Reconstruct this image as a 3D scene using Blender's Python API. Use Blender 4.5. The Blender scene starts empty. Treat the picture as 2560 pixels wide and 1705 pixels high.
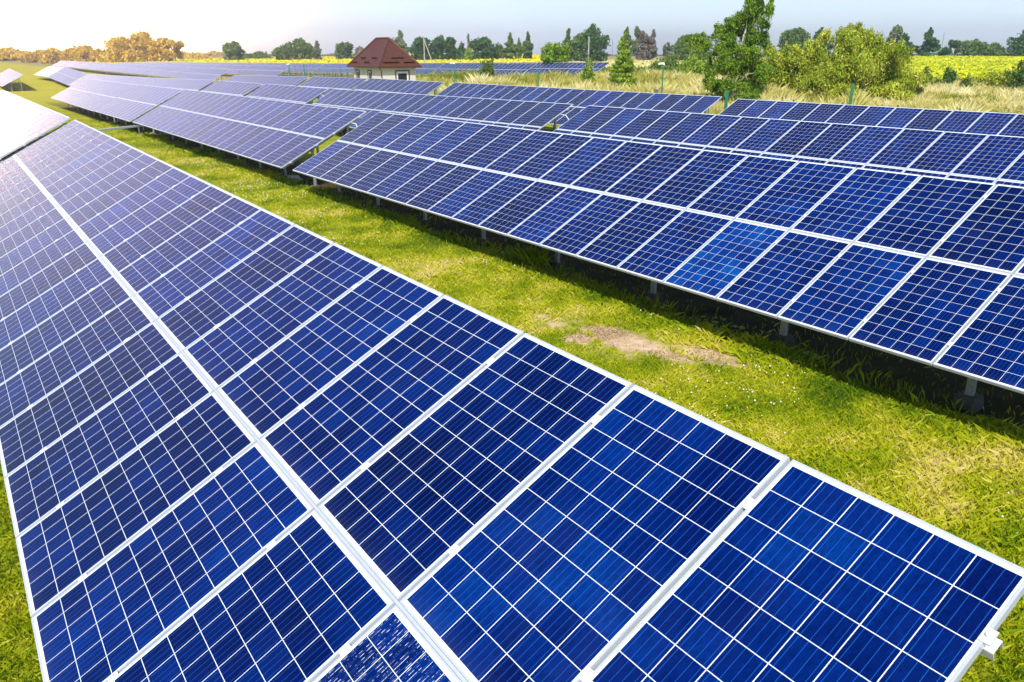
import bpy, bmesh, math, random
import numpy as np
from mathutils import Vector, Matrix
R = math.radians
sc = bpy.context.scene
COL = sc.collection

# ------------------------------------------------------------------ camera
PITCH, YAW, FPX, CW, CH, CAMZ = R(19.893), R(55.097), 1988.36, 2560.0, 1705.0, 3.85
cam_d = bpy.data.cameras.new('camera')
cam_d.sensor_width = 36; cam_d.lens = FPX / CW * 36
cam_d.clip_start = 0.05; cam_d.clip_end = 9000
cam = bpy.data.objects.new('camera', cam_d); COL.objects.link(cam)
cam.location = (0, 0, CAMZ); cam.rotation_euler = (math.pi / 2 - PITCH, 0, YAW)
sc.camera = cam

# ------------------------------------------------------------------ light
SUN = Vector((0.74, -0.70, 1.0)).normalized()
SUN_EL = math.asin(SUN.z); SUN_AZ = math.atan2(SUN.x, SUN.y)
sun_d = bpy.data.lights.new('sun', 'SUN'); sun_d.energy = 4.6; sun_d.angle = R(0.53); sun_d.color = (1, 0.955, 0.87)
sun = bpy.data.objects.new('sun', sun_d); COL.objects.link(sun)
sun.rotation_euler = SUN.to_track_quat('Z', 'Y').to_euler(); sun.location = (20, -20, 40)
sc.view_settings.view_transform = 'Standard'; sc.view_settings.look = 'None'
sc.view_settings.exposure = 0.15; sc.view_settings.gamma = 1
sc.cycles.use_denoising = True
sc.cycles.max_bounces = 6; sc.cycles.transparent_max_bounces = 8; sc.cycles.volume_bounces = 0
sc.cycles.diffuse_bounces = 3; sc.cycles.glossy_bounces = 3
sc.cycles.sample_clamp_indirect = 8

class NT:
    """tiny node helper"""
    def __init__(s, tree): s.t = tree; s.n = tree.nodes; s.l = tree.links
    def val(s, x):
        return x
    def node(s, typ, ins=None, **props):
        n = s.n.new(typ)
        for k, v in props.items(): setattr(n, k, v)
        if ins:
            for k, v in ins.items():
                if isinstance(v, bpy.types.NodeSocket): s.l.new(v, n.inputs[k])
                else: n.inputs[k].default_value = v
        return n
    def math(s, op, a, b=0.0, c=0.0, clamp=False):
        n = s.node('ShaderNodeMath', {0: a, 1: b, 2: c}, operation=op); n.use_clamp = clamp
        return n.outputs[0]
    def vmath(s, op, a, b=(0, 0, 0)):
        n = s.node('ShaderNodeVectorMath', {0: a, 1: b}, operation=op)
        return n.outputs['Value'] if op in ('DOT_PRODUCT', 'LENGTH', 'DISTANCE') else n.outputs[0]
    def mix(s, f, a, b):
        n = s.n.new('ShaderNodeMix'); n.data_type = 'RGBA'
        for sock, v in ((n.inputs[0], f), (n.inputs[6], a), (n.inputs[7], b)):
            if isinstance(v, bpy.types.NodeSocket): s.l.new(v, sock)
            else: sock.default_value = v if not isinstance(v, tuple) or len(v) == 4 else (*v, 1)
        return n.outputs[2]
    def ramp(s, f, stops, interp='LINEAR'):
        n = s.n.new('ShaderNodeValToRGB'); s.l.new(f, n.inputs[0]); e = n.color_ramp.elements
        n.color_ramp.interpolation = interp
        while len(e) < len(stops): e.new(0.5)
        for k, (p, c) in enumerate(stops):
            e[k].position = p; e[k].color = (*c, 1) if len(c) == 3 else c
        return n.outputs[0]
    def noise(s, vec, scale, detail=3, rough=0.55, dim='3D'):
        n = s.node('ShaderNodeTexNoise', {'Scale': scale, 'Detail': detail, 'Roughness': rough}, noise_dimensions=dim)
        s.l.new(vec, n.inputs['Vector']); return n.outputs['Fac']
    def step(s, x, a, b):
        n = s.node('ShaderNodeMapRange', {0: x, 1: a, 2: b, 3: 0.0, 4: 1.0}, interpolation_type='SMOOTHSTEP')
        return n.outputs[0]

# ------------------------------------------------------------------ world: clear summer sky plus an added low glow standing in for lens flare
world = bpy.data.worlds.new('World'); sc.world = world; world.use_nodes = True
w = NT(world.node_tree); w.n.clear()
sky = w.node('ShaderNodeTexSky', sky_type='NISHITA', sun_disc=False)
sky.sun_elevation = SUN_EL; sky.sun_rotation = SUN_AZ
sky.air_density = 1.0; sky.dust_density = 0.7; sky.ozone_density = 2.0; sky.altitude = 150
tc = w.node('ShaderNodeTexCoord').outputs['Generated']
GLOW_AZ, GLOW_EL = R(177), R(2.5)
sep = w.node('ShaderNodeSeparateXYZ', {0: tc})
ga = Vector((math.cos(GLOW_AZ), math.sin(GLOW_AZ), 0)); gp = Vector((-math.sin(GLOW_AZ), math.cos(GLOW_AZ), 0))
fa = w.vmath('DOT_PRODUCT', tc, tuple(ga)); fp = w.vmath('DOT_PRODUCT', tc, tuple(gp))
az = w.math('ARCTAN2', fp, fa)                       # angle from the glow's azimuth
el = w.math('ARCSINE', sep.outputs[2])
def lobe(saz, sel, up=0.0):
    a = w.math('DIVIDE', az, saz); e = w.math('DIVIDE', w.math('SUBTRACT', el, GLOW_EL + up), sel)
    r2 = w.math('ADD', w.math('MULTIPLY', a, a), w.math('MULTIPLY', e, e))
    return w.math('EXPONENT', w.math('MULTIPLY', r2, -1.0))
core = w.math('ADD', w.math('MULTIPLY', lobe(R(9), R(2.6)), 2.6), w.math('MULTIPLY', lobe(R(8), R(1.5), R(-0.8)), 34.0))
wide = w.math('MULTIPLY', lobe(R(16), R(13), R(8)), 0.72)
far_ = w.math('MULTIPLY', lobe(R(28), R(16), R(4)), 0.07)
bg_sky = w.node('ShaderNodeBackground', {'Color': sky.outputs[0], 'Strength': 0.11})
# thin milky veil that pales the blue towards the horizon
veil = w.math('EXPONENT', w.math('MULTIPLY', w.math('ABSOLUTE', sep.outputs[2]), -2.6))
wn = w.noise(w.vmath('MULTIPLY', tc, (1.0, 1.0, 4.0)), 3.0, 5, 0.6)
cl = w.step(wn, 0.52, 0.80)
veil2 = w.math('MULTIPLY_ADD', cl, 0.22, w.math('MULTIPLY', veil, 0.42))
bg_veil = w.node('ShaderNodeBackground', {'Color': (0.46, 0.61, 1.14, 1), 'Strength': veil2})
bg_core = w.node('ShaderNodeBackground', {'Color': (1.0, 0.62, 0.24, 1), 'Strength': core})
bg_wide = w.node('ShaderNodeBackground', {'Color': (1.0, 0.62, 0.74, 1), 'Strength': w.math('ADD', wide, far_)})
a1 = w.node('ShaderNodeAddShader', {0: bg_sky.outputs[0], 1: bg_veil.outputs[0]})
a2 = w.node('ShaderNodeAddShader', {0: bg_core.outputs[0], 1: bg_wide.outputs[0]})
a3 = w.node('ShaderNodeAddShader', {0: a1.outputs[0], 1: a2.outputs[0]})
w.node('ShaderNodeOutputWorld', {'Surface': a3.outputs[0]})

# ------------------------------------------------------------------ helpers
def spot(px, h, zr=-3.0):
    """ground position (x, y) seen at photo column px at horizontal distance h"""
    r = (px - CW / 2) * (h * math.cos(PITCH) - zr * math.sin(PITCH)) / FPX
    return (-math.sin(YAW) * h + math.cos(YAW) * r, math.cos(YAW) * h + math.sin(YAW) * r)
def height_at(py, h):
    k = (CH / 2 - py) / FPX
    return CAMZ + h * (k * math.cos(PITCH) - math.sin(PITCH)) / (math.cos(PITCH) + k * math.sin(PITCH))
P1X = [-900, -300, -183, -160, -138, -94, -71, -59, -46, -23, 12, 200]
P1Z = [-0.6, -0.55, -0.60, -0.55, -1.13, -0.66, -0.31, -0.26, -0.14, 0.0, 0.0, 0.0]
P2X = [-900, -488, -367, -290, -224, -166, -116, -84, -40, 200]
P2Z = [-2.2, -2.2, -1.76, -1.24, -0.76, -0.38, 0.23, 0.52, 0.45, 0.45]
def sm(t): t = np.clip(t, 0, 1); return t * t * (3 - 2 * t)
def ground_z(x, y):
    x = np.asarray(x, float); y = np.asarray(y, float)
    a = np.interp(x, P1X, P1Z); b = np.interp(x, P2X, P2Z)
    s = sm((y - 34) / 24.0)
    g = a * (1 - s) + b * s - 0.15
    t = np.clip((y - 75) / 170.0, 0, 1)
    g = g * (1 - t) + 1.25 * t
    d = np.hypot(x, y)
    far = np.clip((d - 520) / 500.0, 0, 1)
    return g * (1 - far) + 0.6 * far

def mesh_np(name, verts, faces, mats=(), uvs=None, attr=None, smooth=False, fmat=None):
    """verts (n,3); faces (m,k) array of equal size polygons"""
    me = bpy.data.meshes.new(name)
    verts = np.asarray(verts, np.float32); faces = np.asarray(faces, np.int32)
    n, (m, k) = len(verts), faces.shape
    me.vertices.add(n); me.vertices.foreach_set('co', verts.ravel())
    me.loops.add(m * k); me.loops.foreach_set('vertex_index', faces.ravel())
    me.polygons.add(m); me.polygons.foreach_set('loop_start', np.arange(0, m * k, k, dtype=np.int32))
    if fmat is not None: me.polygons.foreach_set('material_index', np.asarray(fmat, np.int32))
    me.update(calc_edges=True)
    for mt in mats: me.materials.append(mt)
    if uvs is not None:
        l = me.uv_layers.new(name='UVMap'); l.data.foreach_set('uv', np.asarray(uvs, np.float32).ravel())
    if attr is not None:
        a = me.attributes.new('tone', 'FLOAT', 'POINT'); a.data.foreach_set('value', np.asarray(attr, np.float32))
    if smooth: me.polygons.foreach_set('use_smooth', np.ones(m, bool))
    return me
class MB:
    """collects boxes, bars and tubes into one quad mesh"""
    def __init__(s): s.v = []; s.f = []; s.uv = []; s.m = []
    def quad(s, a, b, c, d, mi=0, uv=None):
        k = len(s.v); s.v += [a, b, c, d]; s.f.append((k, k + 1, k + 2, k + 3)); s.m.append(mi)
        s.uv += uv if uv else [(50, 50)] * 4
    def hexa(s, p, mi=0):
        for q in ((0, 3, 2, 1), (4, 5, 6, 7), (0, 1, 5, 4), (1, 2, 6, 5), (2, 3, 7, 6), (3, 0, 4, 7)):
            s.quad(*[p[i] for i in q], mi)
    def box(s, x0, x1, y0, y1, z0, z1, mi=0):
        s.hexa([(x0, y0, z0), (x1, y0, z0), (x1, y1, z0), (x0, y1, z0), (x0, y0, z1), (x1, y0, z1), (x1, y1, z1), (x0, y1, z1)], mi)
    def bar(s, a, b, wx, wy, mi=0, up=(0, 0, 1)):
        a, b = Vector(a), Vector(b); d = (b - a).normalized(); u = Vector(up)
        if abs(d.dot(u)) > 0.95: u = Vector((1, 0, 0))
        sx = d.cross(u).normalized() * wx / 2; sy = sx.cross(d).normalized() * wy / 2
        s.hexa([tuple(a - sx - sy), tuple(a + sx - sy), tuple(a + sx + sy), tuple(a - sx + sy),
                tuple(b - sx - sy), tuple(b + sx - sy), tuple(b + sx + sy), tuple(b - sx + sy)], mi)
    def tube(s, pts, rad, n=8, mi=0, caps=True):
        pts = [Vector(p) for p in pts]
        if not hasattr(rad, '__len__'): rad = [rad] * len(pts)
        rings = []
        for i, p in enumerate(pts):
            d = (pts[min(i + 1, len(pts) - 1)] - pts[max(i - 1, 0)]).normalized()
            u = Vector((0, 0, 1)) if abs(d.z) < 0.9 else Vector((1, 0, 0))
            e1 = d.cross(u).normalized(); e2 = e1.cross(d)
            rings.append([tuple(p + (e1 * math.cos(t) + e2 * math.sin(t)) * rad[i]) for t in [2 * math.pi * j / n for j in range(n)]])
        for i in range(len(pts) - 1):
            for j in range(n):
                s.quad(rings[i][j], rings[i + 1][j], rings[i + 1][(j + 1) % n], rings[i][(j + 1) % n], mi)
        if caps:
            for rr in (rings[0], rings[-1]):
                c = tuple(sum((Vector(q) for q in rr), Vector()) / n)
                for j in range(0, n, 2): s.quad(c, rr[j], rr[(j + 1) % n], rr[(j + 2) % n], mi)
    def mesh(s, name, mats, smooth=False):
        me = mesh_np(name, s.v, s.f, mats, uvs=s.uv, fmat=s.m)
        if smooth:
            bm = bmesh.new(); bm.from_mesh(me); bmesh.ops.remove_doubles(bm, verts=bm.verts, dist=1e-5)
            for f in bm.faces: f.smooth = True
            for e in bm.edges: e.smooth = len(e.link_faces) == 2 and e.calc_face_angle(3.2) < R(40)
            bm.to_mesh(me); bm.free()
        return me
    def build(s, name, mats, parent=None, loc=(0, 0, 0), rot=(0, 0, 0), smooth=False):
        if not isinstance(mats, (list, tuple)): mats = [mats]
        return link(name, s.mesh(name, mats, smooth), parent, loc, rot)
def link(name, me, parent=None, loc=(0, 0, 0), rot=(0, 0, 0)):
    o = bpy.data.objects.new(name, me); COL.objects.link(o)
    o.parent = parent; o.location = loc; o.rotation_euler = rot
    return o
def tag(o, label, cat, group=None, kind=None):
    if label: o['label'] = label
    if cat: o['category'] = cat
    if group: o['group'] = group
    if kind: o['kind'] = kind
    return o
def empty(name, loc, rot=(0, 0, 0)):
    o = bpy.data.objects.new(name, None); COL.objects.link(o); o.location = loc; o.rotation_euler = rot
    o.empty_display_size = 0.3
    return o

# ------------------------------------------------------------------ materials
def newmat(name):
    m = bpy.data.materials.new(name); m.use_nodes = True; t = NT(m.node_tree)
    b = t.n['Principled BSDF']; return m, t, b
def simple(name, col, rough=0.6, metal=0.0, spec=0.5, noise=0.0, nscale=8.0):
    m, t, b = newmat(name)
    if noise:
        co = t.node('ShaderNodeTexCoord').outputs['Object']
        f = t.noise(co, nscale, 5, 0.65)
        lo = tuple(c * (1 - noise) for c in col); hi = tuple(min(1, c * (1 + noise)) for c in col)
        t.l.new(t.ramp(f, [(0.3, lo), (0.7, hi)]), b.inputs['Base Color'])
    else: b.inputs['Base Color'].default_value = (*col, 1)
    b.inputs['Roughness'].default_value = rough; b.inputs['Metallic'].default_value = metal
    b.inputs['Specular IOR Level'].default_value = spec
    return m
M = {}
M['frame'] = simple('anodised_frame', (0.50, 0.54, 0.59), 0.34, 0.0, 0.5, 0.05, 14)
M['galv'] = simple('galvanised_steel', (0.46, 0.48, 0.50), 0.5, 0.55, 0.5, 0.15, 30)
M['purlin'] = simple('purlin_steel', (0.72, 0.74, 0.75), 0.45, 0.2, 0.5, 0.1, 30)
M['concrete'] = simple('concrete', (0.10, 0.095, 0.085), 0.9, 0, 0.3, 0.25, 14)
M['cable'] = simple('cable', (0.03, 0.03, 0.03), 0.6)
M['conduit'] = simple('white_conduit', (0.75, 0.76, 0.76), 0.4)
M['plaster'] = simple('cream_plaster', (0.74, 0.69, 0.55), 0.85, 0, 0.3, 0.05, 5)
M['brown'] = simple('brown_trim', (0.075, 0.028, 0.02), 0.5)
M['white'] = simple('white_pvc', (0.82, 0.83, 0.84), 0.35)
M['backsheet'] = simple('backsheet', (0.16, 0.16, 0.17), 0.7)
M['glass'] = simple('window_glass', (0.02, 0.022, 0.025), 0.05, 0, 0.8)
M['green_steel'] = simple('green_coated_steel', (0.012, 0.19, 0.09), 0.4, 0, 0.5, 0.15, 6)
M['grey_box'] = simple('grey_box', (0.12, 0.12, 0.13), 0.5)
M['pole_concrete'] = simple('pole_concrete', (0.46, 0.43, 0.36), 0.85, 0, 0.3, 0.15, 3)
M['mast'] = simple('mast_steel', (0.30, 0.30, 0.32), 0.6)
M['rock'] = simple('pale_rock', (0.62, 0.58, 0.52), 0.9, 0, 0.3, 0.2, 9)

def solar_material(name, off=0.0, glint=False):
    m, t, b = newmat(name)
    uv = t.node('ShaderNodeUVMap').outputs[0]
    s = t.node('ShaderNodeSeparateXYZ', {0: uv})
    rnd = t.node('ShaderNodeObjectInfo').outputs['Random']
    iu = t.math('FLOOR', t.math('DIVIDE', s.outputs[0], 10.0)); iv = t.math('FLOOR', t.math('DIVIDE', s.outputs[1], 10.0))
    U = t.math('SUBTRACT', s.outputs[0], t.math('MULTIPLY', iu, 10.0)); V = t.math('SUBTRACT', s.outputs[1], t.math('MULTIPLY', iv, 10.0))
    PX, PY = 0.1590, 0.1590
    MX, MY = (0.992 - 6 * PX) / 2, (1.65 - 10 * PY) / 2
    cx = t.math('DIVIDE', t.math('SUBTRACT', U, MX), PX); cy = t.math('DIVIDE', t.math('SUBTRACT', V, MY), PY)
    fx = t.math('FRACT', cx); fy = t.math('FRACT', cy)
    ex = t.math('SUBTRACT', 0.5, t.math('ABSOLUTE', t.math('SUBTRACT', fx, 0.5)))
    ey = t.math('SUBTRACT', 0.5, t.math('ABSOLUTE', t.math('SUBTRACT', fy, 0.5)))
    lx = t.math('LESS_THAN', ex, 0.0020 / PX); ly = t.math('LESS_THAN', ey, 0.0018 / PY)
    def out(c, n): return t.math('MAXIMUM', t.math('LESS_THAN', c, 0.0), t.math('GREATER_THAN', c, float(n)))
    white = t.math('MAXIMUM', t.math('MAXIMUM', lx, ly), t.math('MAXIMUM', out(cx, 6), out(cy, 10)))
    bx = t.math('ABSOLUTE', t.math('SUBTRACT', t.math('FRACT', t.math('MULTIPLY', fx, 4.0)), 0.5))
    bus = t.math('LESS_THAN', bx, 0.0011 * 4 / PX)
    seed = t.math('MULTIPLY_ADD', rnd, 917.0, t.math('MULTIPLY_ADD', iv, 7.31, iu))
    cv = t.node('ShaderNodeCombineXYZ', {0: t.math('FLOOR', cx), 1: t.math('FLOOR', cy), 2: seed})
    wn = t.node('ShaderNodeTexWhiteNoise', {'Vector': cv.outputs[0]}, noise_dimensions='3D').outputs['Value']
    pw = t.node('ShaderNodeTexWhiteNoise', {'W': seed}, noise_dimensions='1D').outputs['Value']
    # neighbouring cells come from the same ingots, so the tone drifts as well as jumps
    dv = t.node('ShaderNodeCombineXYZ', {0: t.math('MULTIPLY', cx, 0.22), 1: t.math('MULTIPLY', cy, 0.22), 2: seed}).outputs[0]
    drift = t.noise(dv, 1.0, 2, 0.5)
    streak = t.noise(t.vmath('MULTIPLY', uv, (90.0, 3.0, 1.0)), 1.0, 3, 0.6)
    tone = t.math('MULTIPLY_ADD', wn, 0.24, t.math('MULTIPLY_ADD', drift, 0.62, 0.02))
    tone = t.math('ADD', tone, t.math('MULTIPLY_ADD', pw, 0.36, -0.24))
    tone = t.math('ADD', tone, t.math('MULTIPLY_ADD', streak, 0.10, -0.05 + off), clamp=True)
    col = t.ramp(tone, [(0.0, (0.0002, 0.0018, 0.028)), (0.35, (0.0003, 0.0065, 0.080)), (0.62, (0.0004, 0.017, 0.15)), (0.85, (0.0006, 0.045, 0.25)), (1.0, (0.0015, 0.085, 0.33))])
    vor = t.node('ShaderNodeTexVoronoi', {'Scale': 1.0}, feature='F1'); t.l.new(t.vmath('MULTIPLY', uv, (70.0, 40.0, 1.0)), vor.inputs['Vector'])
    flake = t.node('ShaderNodeSeparateXYZ', {0: vor.outputs['Color']}).outputs[0]
    hs_ = t.node('ShaderNodeHueSaturation', {'Value': t.math('MULTIPLY_ADD', flake, 0.34, 0.83)}); t.l.new(col, hs_.inputs['Color']); col = hs_.outputs[0]
    col = t.mix(t.math('MULTIPLY', bus, 0.75), col, (0.012, 0.12, 0.48))
    if glint:      # sun glint on the busbars, painted as broken bright dashes
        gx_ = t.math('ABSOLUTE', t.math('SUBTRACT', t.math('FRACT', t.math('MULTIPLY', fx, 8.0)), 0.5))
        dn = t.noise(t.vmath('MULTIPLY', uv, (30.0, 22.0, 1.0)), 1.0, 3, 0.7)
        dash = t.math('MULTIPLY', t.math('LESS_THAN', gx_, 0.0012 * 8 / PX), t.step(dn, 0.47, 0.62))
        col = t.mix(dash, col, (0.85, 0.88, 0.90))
    col = t.mix(white, col, (0.80, 0.84, 0.88))
    cob = t.node('ShaderNodeTexCoord').outputs['Object']
    so = t.node('ShaderNodeCombineXYZ', {0: seed, 1: 0.0, 2: 0.0}).outputs[0]
    film = t.noise(t.vmath('ADD', t.vmath('MULTIPLY', cob, (3.0, 1.1, 1.0)), so), 1.0, 5, 0.65)
    edge = t.math('EXPONENT', t.math('MULTIPLY', V, -22.0))
    col = t.mix(t.math('MULTIPLY_ADD', t.step(film, 0.45, 0.85), 0.012, t.math('MULTIPLY', edge, 0.05)), col, (0.45, 0.42, 0.36))
    spk = t.noise(t.vmath('ADD', t.vmath('MULTIPLY', cob, (26.0, 26.0, 1.0)), so), 1.0, 2, 0.5)
    col = t.mix(t.math('MULTIPLY', t.step(spk, 0.80, 0.84), 0.6), col, (0.75, 0.75, 0.70))
    t.l.new(col, b.inputs['Base Color'])
    b.inputs['Roughness'].default_value = 0.13
    b.inputs['IOR'].default_value = 1.22
    co = t.node('ShaderNodeTexCoord').outputs['Object']
    dust = t.noise(co, 2.2, 4, 0.6)
    t.l.new(t.math('MULTIPLY_ADD', dust, 0.16, 0.06), b.inputs['Roughness'])
    return m
M['cells'] = solar_material('solar_cells'); M['cells_bright'] = solar_material('solar_cells_bright', 0.22); M['cells_glint'] = solar_material('solar_cells_glint', 0.0, True)

def ground_material():
    m, t, b = newmat('meadow_ground')
    co = t.node('ShaderNodeTexCoord').outputs['Object']
    s = t.node('ShaderNodeSeparateXYZ', {0: co})
    n1 = t.noise(co, 0.35, 5, 0.6); n2 = t.noise(co, 2.5, 5, 0.65); n3 = t.noise(co, 24.0, 4, 0.7)
    mixn = t.math('MULTIPLY_ADD', n2, 0.4, t.math('MULTIPLY', n1, 0.6))
    g = t.ramp(mixn, [(0.36, (0.15, 0.20, 0.008)), (0.5, (0.33, 0.35, 0.012)), (0.64, (0.50, 0.45, 0.035))])
    g = t.mix(t.math('MULTIPLY', t.step(n3, 0.45, 0.7), 0.55), g, (0.055, 0.065, 0.010))
    soil = t.ramp(t.noise(co, 7.0, 5, 0.7), [(0.3, (0.50, 0.33, 0.20)), (0.7, (0.80, 0.58, 0.40))])
    bare = t.node('ShaderNodeAttribute', attribute_name='bare').outputs['Fac']
    n4 = t.noise(co, 9.0, 5, 0.75)
    bn = t.math('ADD', bare, t.math('ADD', t.math('MULTIPLY_ADD', n2, 0.8, -0.4), t.math('MULTIPLY_ADD', n4, 1.0, -0.5)))
    g = t.mix(t.step(bn, 0.25, 0.85), g, soil)
    und = t.node('ShaderNodeAttribute', attribute_name='soil_shade').outputs['Fac']
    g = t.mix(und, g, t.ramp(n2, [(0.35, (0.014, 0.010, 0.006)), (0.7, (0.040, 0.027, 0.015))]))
    dry = t.step(s.outputs[0], -45.0, -130.0)  # warm flare glow painted into the grass colour towards the far left
    g = t.mix(t.math('MULTIPLY', dry, 0.6), g, (0.62, 0.50, 0.06))  # dry is the painted flare glow, not dry grass
    straw = t.node('ShaderNodeAttribute', attribute_name='straw').outputs['Fac']
    st = t.ramp(n2, [(0.3, (0.30, 0.24, 0.085)), (0.7, (0.50, 0.41, 0.17))])
    g = t.mix(straw, g, st)
    t.l.new(g, b.inputs['Base Color'])
    b.inputs['Roughness'].default_value = 0.95; b.inputs['Specular IOR Level'].default_value = 0.15
    bump = t.node('ShaderNodeBump', {'Height': t.math('MULTIPLY_ADD', n3, 0.5, n2), 'Strength': 0.5, 'Distance': 0.06})
    t.l.new(bump.outputs[0], b.inputs['Normal'])
    return m
M['ground'] = ground_material()

def leafy(name, stops, rough=0.6, trans=0.35, var=0.35, nscale=0.5, spec=0.25):
    """foliage: colour from each leaf's own tone plus slow drift through the crown"""
    m = bpy.data.materials.new(name); m.use_nodes = True; t = NT(m.node_tree)
    b = t.n['Principled BSDF']; outn = t.n['Material Output']
    a = t.node('ShaderNodeAttribute', attribute_name='tone').outputs['Fac']
    co = t.node('ShaderNodeTexCoord').outputs['Object']
    n = t.noise(co, nscale, 2, 0.5)
    rnd = t.node('ShaderNodeObjectInfo').outputs['Random']
    f = t.math('MULTIPLY_ADD', t.math('SUBTRACT', n, 0.5), var * 1.6, a)
    f = t.math('MULTIPLY_ADD', t.math('SUBTRACT', rnd, 0.5), 0.15, f, clamp=True)
    col = t.ramp(f, stops)
    t.l.new(col, b.inputs['Base Color'])
    b.inputs['Roughness'].default_value = rough; b.inputs['Specular IOR Level'].default_value = spec
    if trans:
        tr = t.node('ShaderNodeBsdfTranslucent', {'Color': t.mix(0.5, col, (0.35, 0.42, 0.04))})
        mx = t.node('ShaderNodeMixShader', {0: trans, 1: b.outputs[0], 2: tr.outputs[0]})
        t.l.new(mx.outputs[0], outn.inputs['Surface'])
    return m
M['grass'] = leafy('grass_blades', [(0.0, (0.06, 0.15, 0.006)), (0.32, (0.30, 0.40, 0.006)), (0.6, (0.56, 0.57, 0.012)), (0.82, (0.76, 0.66, 0.09)), (1.0, (0.86, 0.70, 0.28))], trans=0.25, var=0.5, nscale=0.6)
M['straw'] = leafy('dry_grass_blades', [(0.0, (0.14, 0.21, 0.015)), (0.25, (0.36, 0.36, 0.03)), (0.6, (0.66, 0.57, 0.17)), (1.0, (0.92, 0.84, 0.46))], trans=0.15, var=0.55, nscale=0.12)
M['clover'] = simple('clover_white', (0.82, 0.80, 0.70), 0.8)
M['leaf_bright'] = leafy('leaf_bright', [(0.0, (0.089, 0.194, 0.012)), (0.5, (0.223, 0.356, 0.018)), (1.0, (0.491, 0.564, 0.059))], trans=0.16)
M['leaf_birch'] = leafy('leaf_birch', [(0.0, (0.040, 0.112, 0.008)), (0.5, (0.134, 0.260, 0.013)), (1.0, (0.378, 0.486, 0.034))], trans=0.16, nscale=0.9)
M['leaf_willow'] = leafy('leaf_willow', [(0.0, (0.111, 0.194, 0.010)), (0.5, (0.345, 0.427, 0.023)), (1.0, (0.850, 0.816, 0.130))], trans=0.16, nscale=0.4)
M['leaf_dark'] = leafy('leaf_dark', [(0.0, (0.025, 0.070, 0.010)), (0.5, (0.059, 0.140, 0.017)), (1.0, (0.132, 0.229, 0.031))], trans=0.15, nscale=0.3)
M['leaf_mid'] = leafy('leaf_mid', [(0.0, (0.051, 0.109, 0.013)), (0.5, (0.126, 0.209, 0.024)), (1.0, (0.270, 0.347, 0.055))], trans=0.2, nscale=0.3)
M['leaf_pale'] = leafy('leaf_pale', [(0.0, (0.095, 0.135, 0.054)), (0.5, (0.203, 0.257, 0.108)), (1.0, (0.405, 0.459, 0.216))], trans=0.2, nscale=0.3)
M['leaf_rust'] = leafy('leaf_rust', [(0.0, (0.14, 0.11, 0.075)), (0.5, (0.24, 0.20, 0.14)), (1.0, (0.34, 0.30, 0.19))], trans=0.1, nscale=0.3)
M['leaf_flare_glow'] = leafy('leaf_flare_glow', [(0.0, (0.55, 0.32, 0.04)), (0.5, (0.85, 0.55, 0.08)), (1.0, (0.95, 0.72, 0.18))], trans=0.25, nscale=0.15)  # orange glow of the flare painted into the leaf colour
M['sunflower'] = leafy('sunflower_heads', [(0.0, (0.20, 0.26, 0.015)), (0.35, (0.55, 0.52, 0.010)), (0.65, (0.85, 0.70, 0.010)), (1.0, (0.95, 0.80, 0.03))], trans=0.1, var=0.3, nscale=0.02)
M['yellow_green'] = leafy('yellow_green_crop', [(0.0, (0.22, 0.30, 0.012)), (0.4, (0.48, 0.54, 0.010)), (0.75, (0.72, 0.70, 0.010)), (1.0, (0.90, 0.80, 0.03))], trans=0.1, var=0.5, nscale=0.03)
M['crop_green'] = leafy('crop_green', [(0.0, (0.05, 0.10, 0.01)), (0.6, (0.15, 0.22, 0.02)), (1.0, (0.34, 0.36, 0.04))], trans=0.1, nscale=0.05)
M['bark'] = simple('bark', (0.10, 0.075, 0.055), 0.9, 0, 0.2, 0.3, 6)
def birch_bark():
    m, t, b = newmat('birch_bark')
    co = t.node('ShaderNodeTexCoord').outputs['Object']
    n = t.noise(t.vmath('MULTIPLY', co, (3.0, 3.0, 14.0)), 1.2, 4, 0.7)
    t.l.new(t.ramp(n, [(0.36, (0.05, 0.045, 0.04)), (0.46, (0.62, 0.60, 0.56))]), b.inputs['Base Color'])
    b.inputs['Roughness'].default_value = 0.8
    return m
M['birch_bark'] = birch_bark()
def roof_material():
    m, t, b = newmat('roof_tiles')
    uv = t.node('ShaderNodeUVMap').outputs[0]
    s = t.node('ShaderNodeSeparateXYZ', {0: uv})
    row = t.math('FRACT', t.math('DIVIDE', s.outputs[1], 0.35)); colm = t.math('FRACT', t.math('DIVIDE', s.outputs[0], 0.22))
    wave = t.math('SINE', t.math('MULTIPLY', colm, math.pi))
    hgt = t.math('MULTIPLY_ADD', wave, 0.5, t.math('SUBTRACT', 1.0, row))
    n = t.noise(t.node('ShaderNodeTexCoord').outputs['Object'], 3.0, 4, 0.6)
    c = t.ramp(n, [(0.3, (0.082, 0.025, 0.012)), (0.7, (0.125, 0.040, 0.020))])
    c = t.mix(t.math('MULTIPLY', t.math('LESS_THAN', row, 0.10), 0.5), c, (0.05, 0.012, 0.008))
    c = t.mix(t.math('MULTIPLY', t.math('LESS_THAN', wave, 0.25), 0.4), c, (0.07, 0.018, 0.01))
    t.l.new(c, b.inputs['Base Color']); b.inputs['Roughness'].default_value = 0.55
    bump = t.node('ShaderNodeBump', {'Height': hgt, 'Strength': 0.8, 'Distance': 0.03}); t.l.new(bump.outputs[0], b.inputs['Normal'])
    return m
M['roof'] = roof_material()

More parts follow.
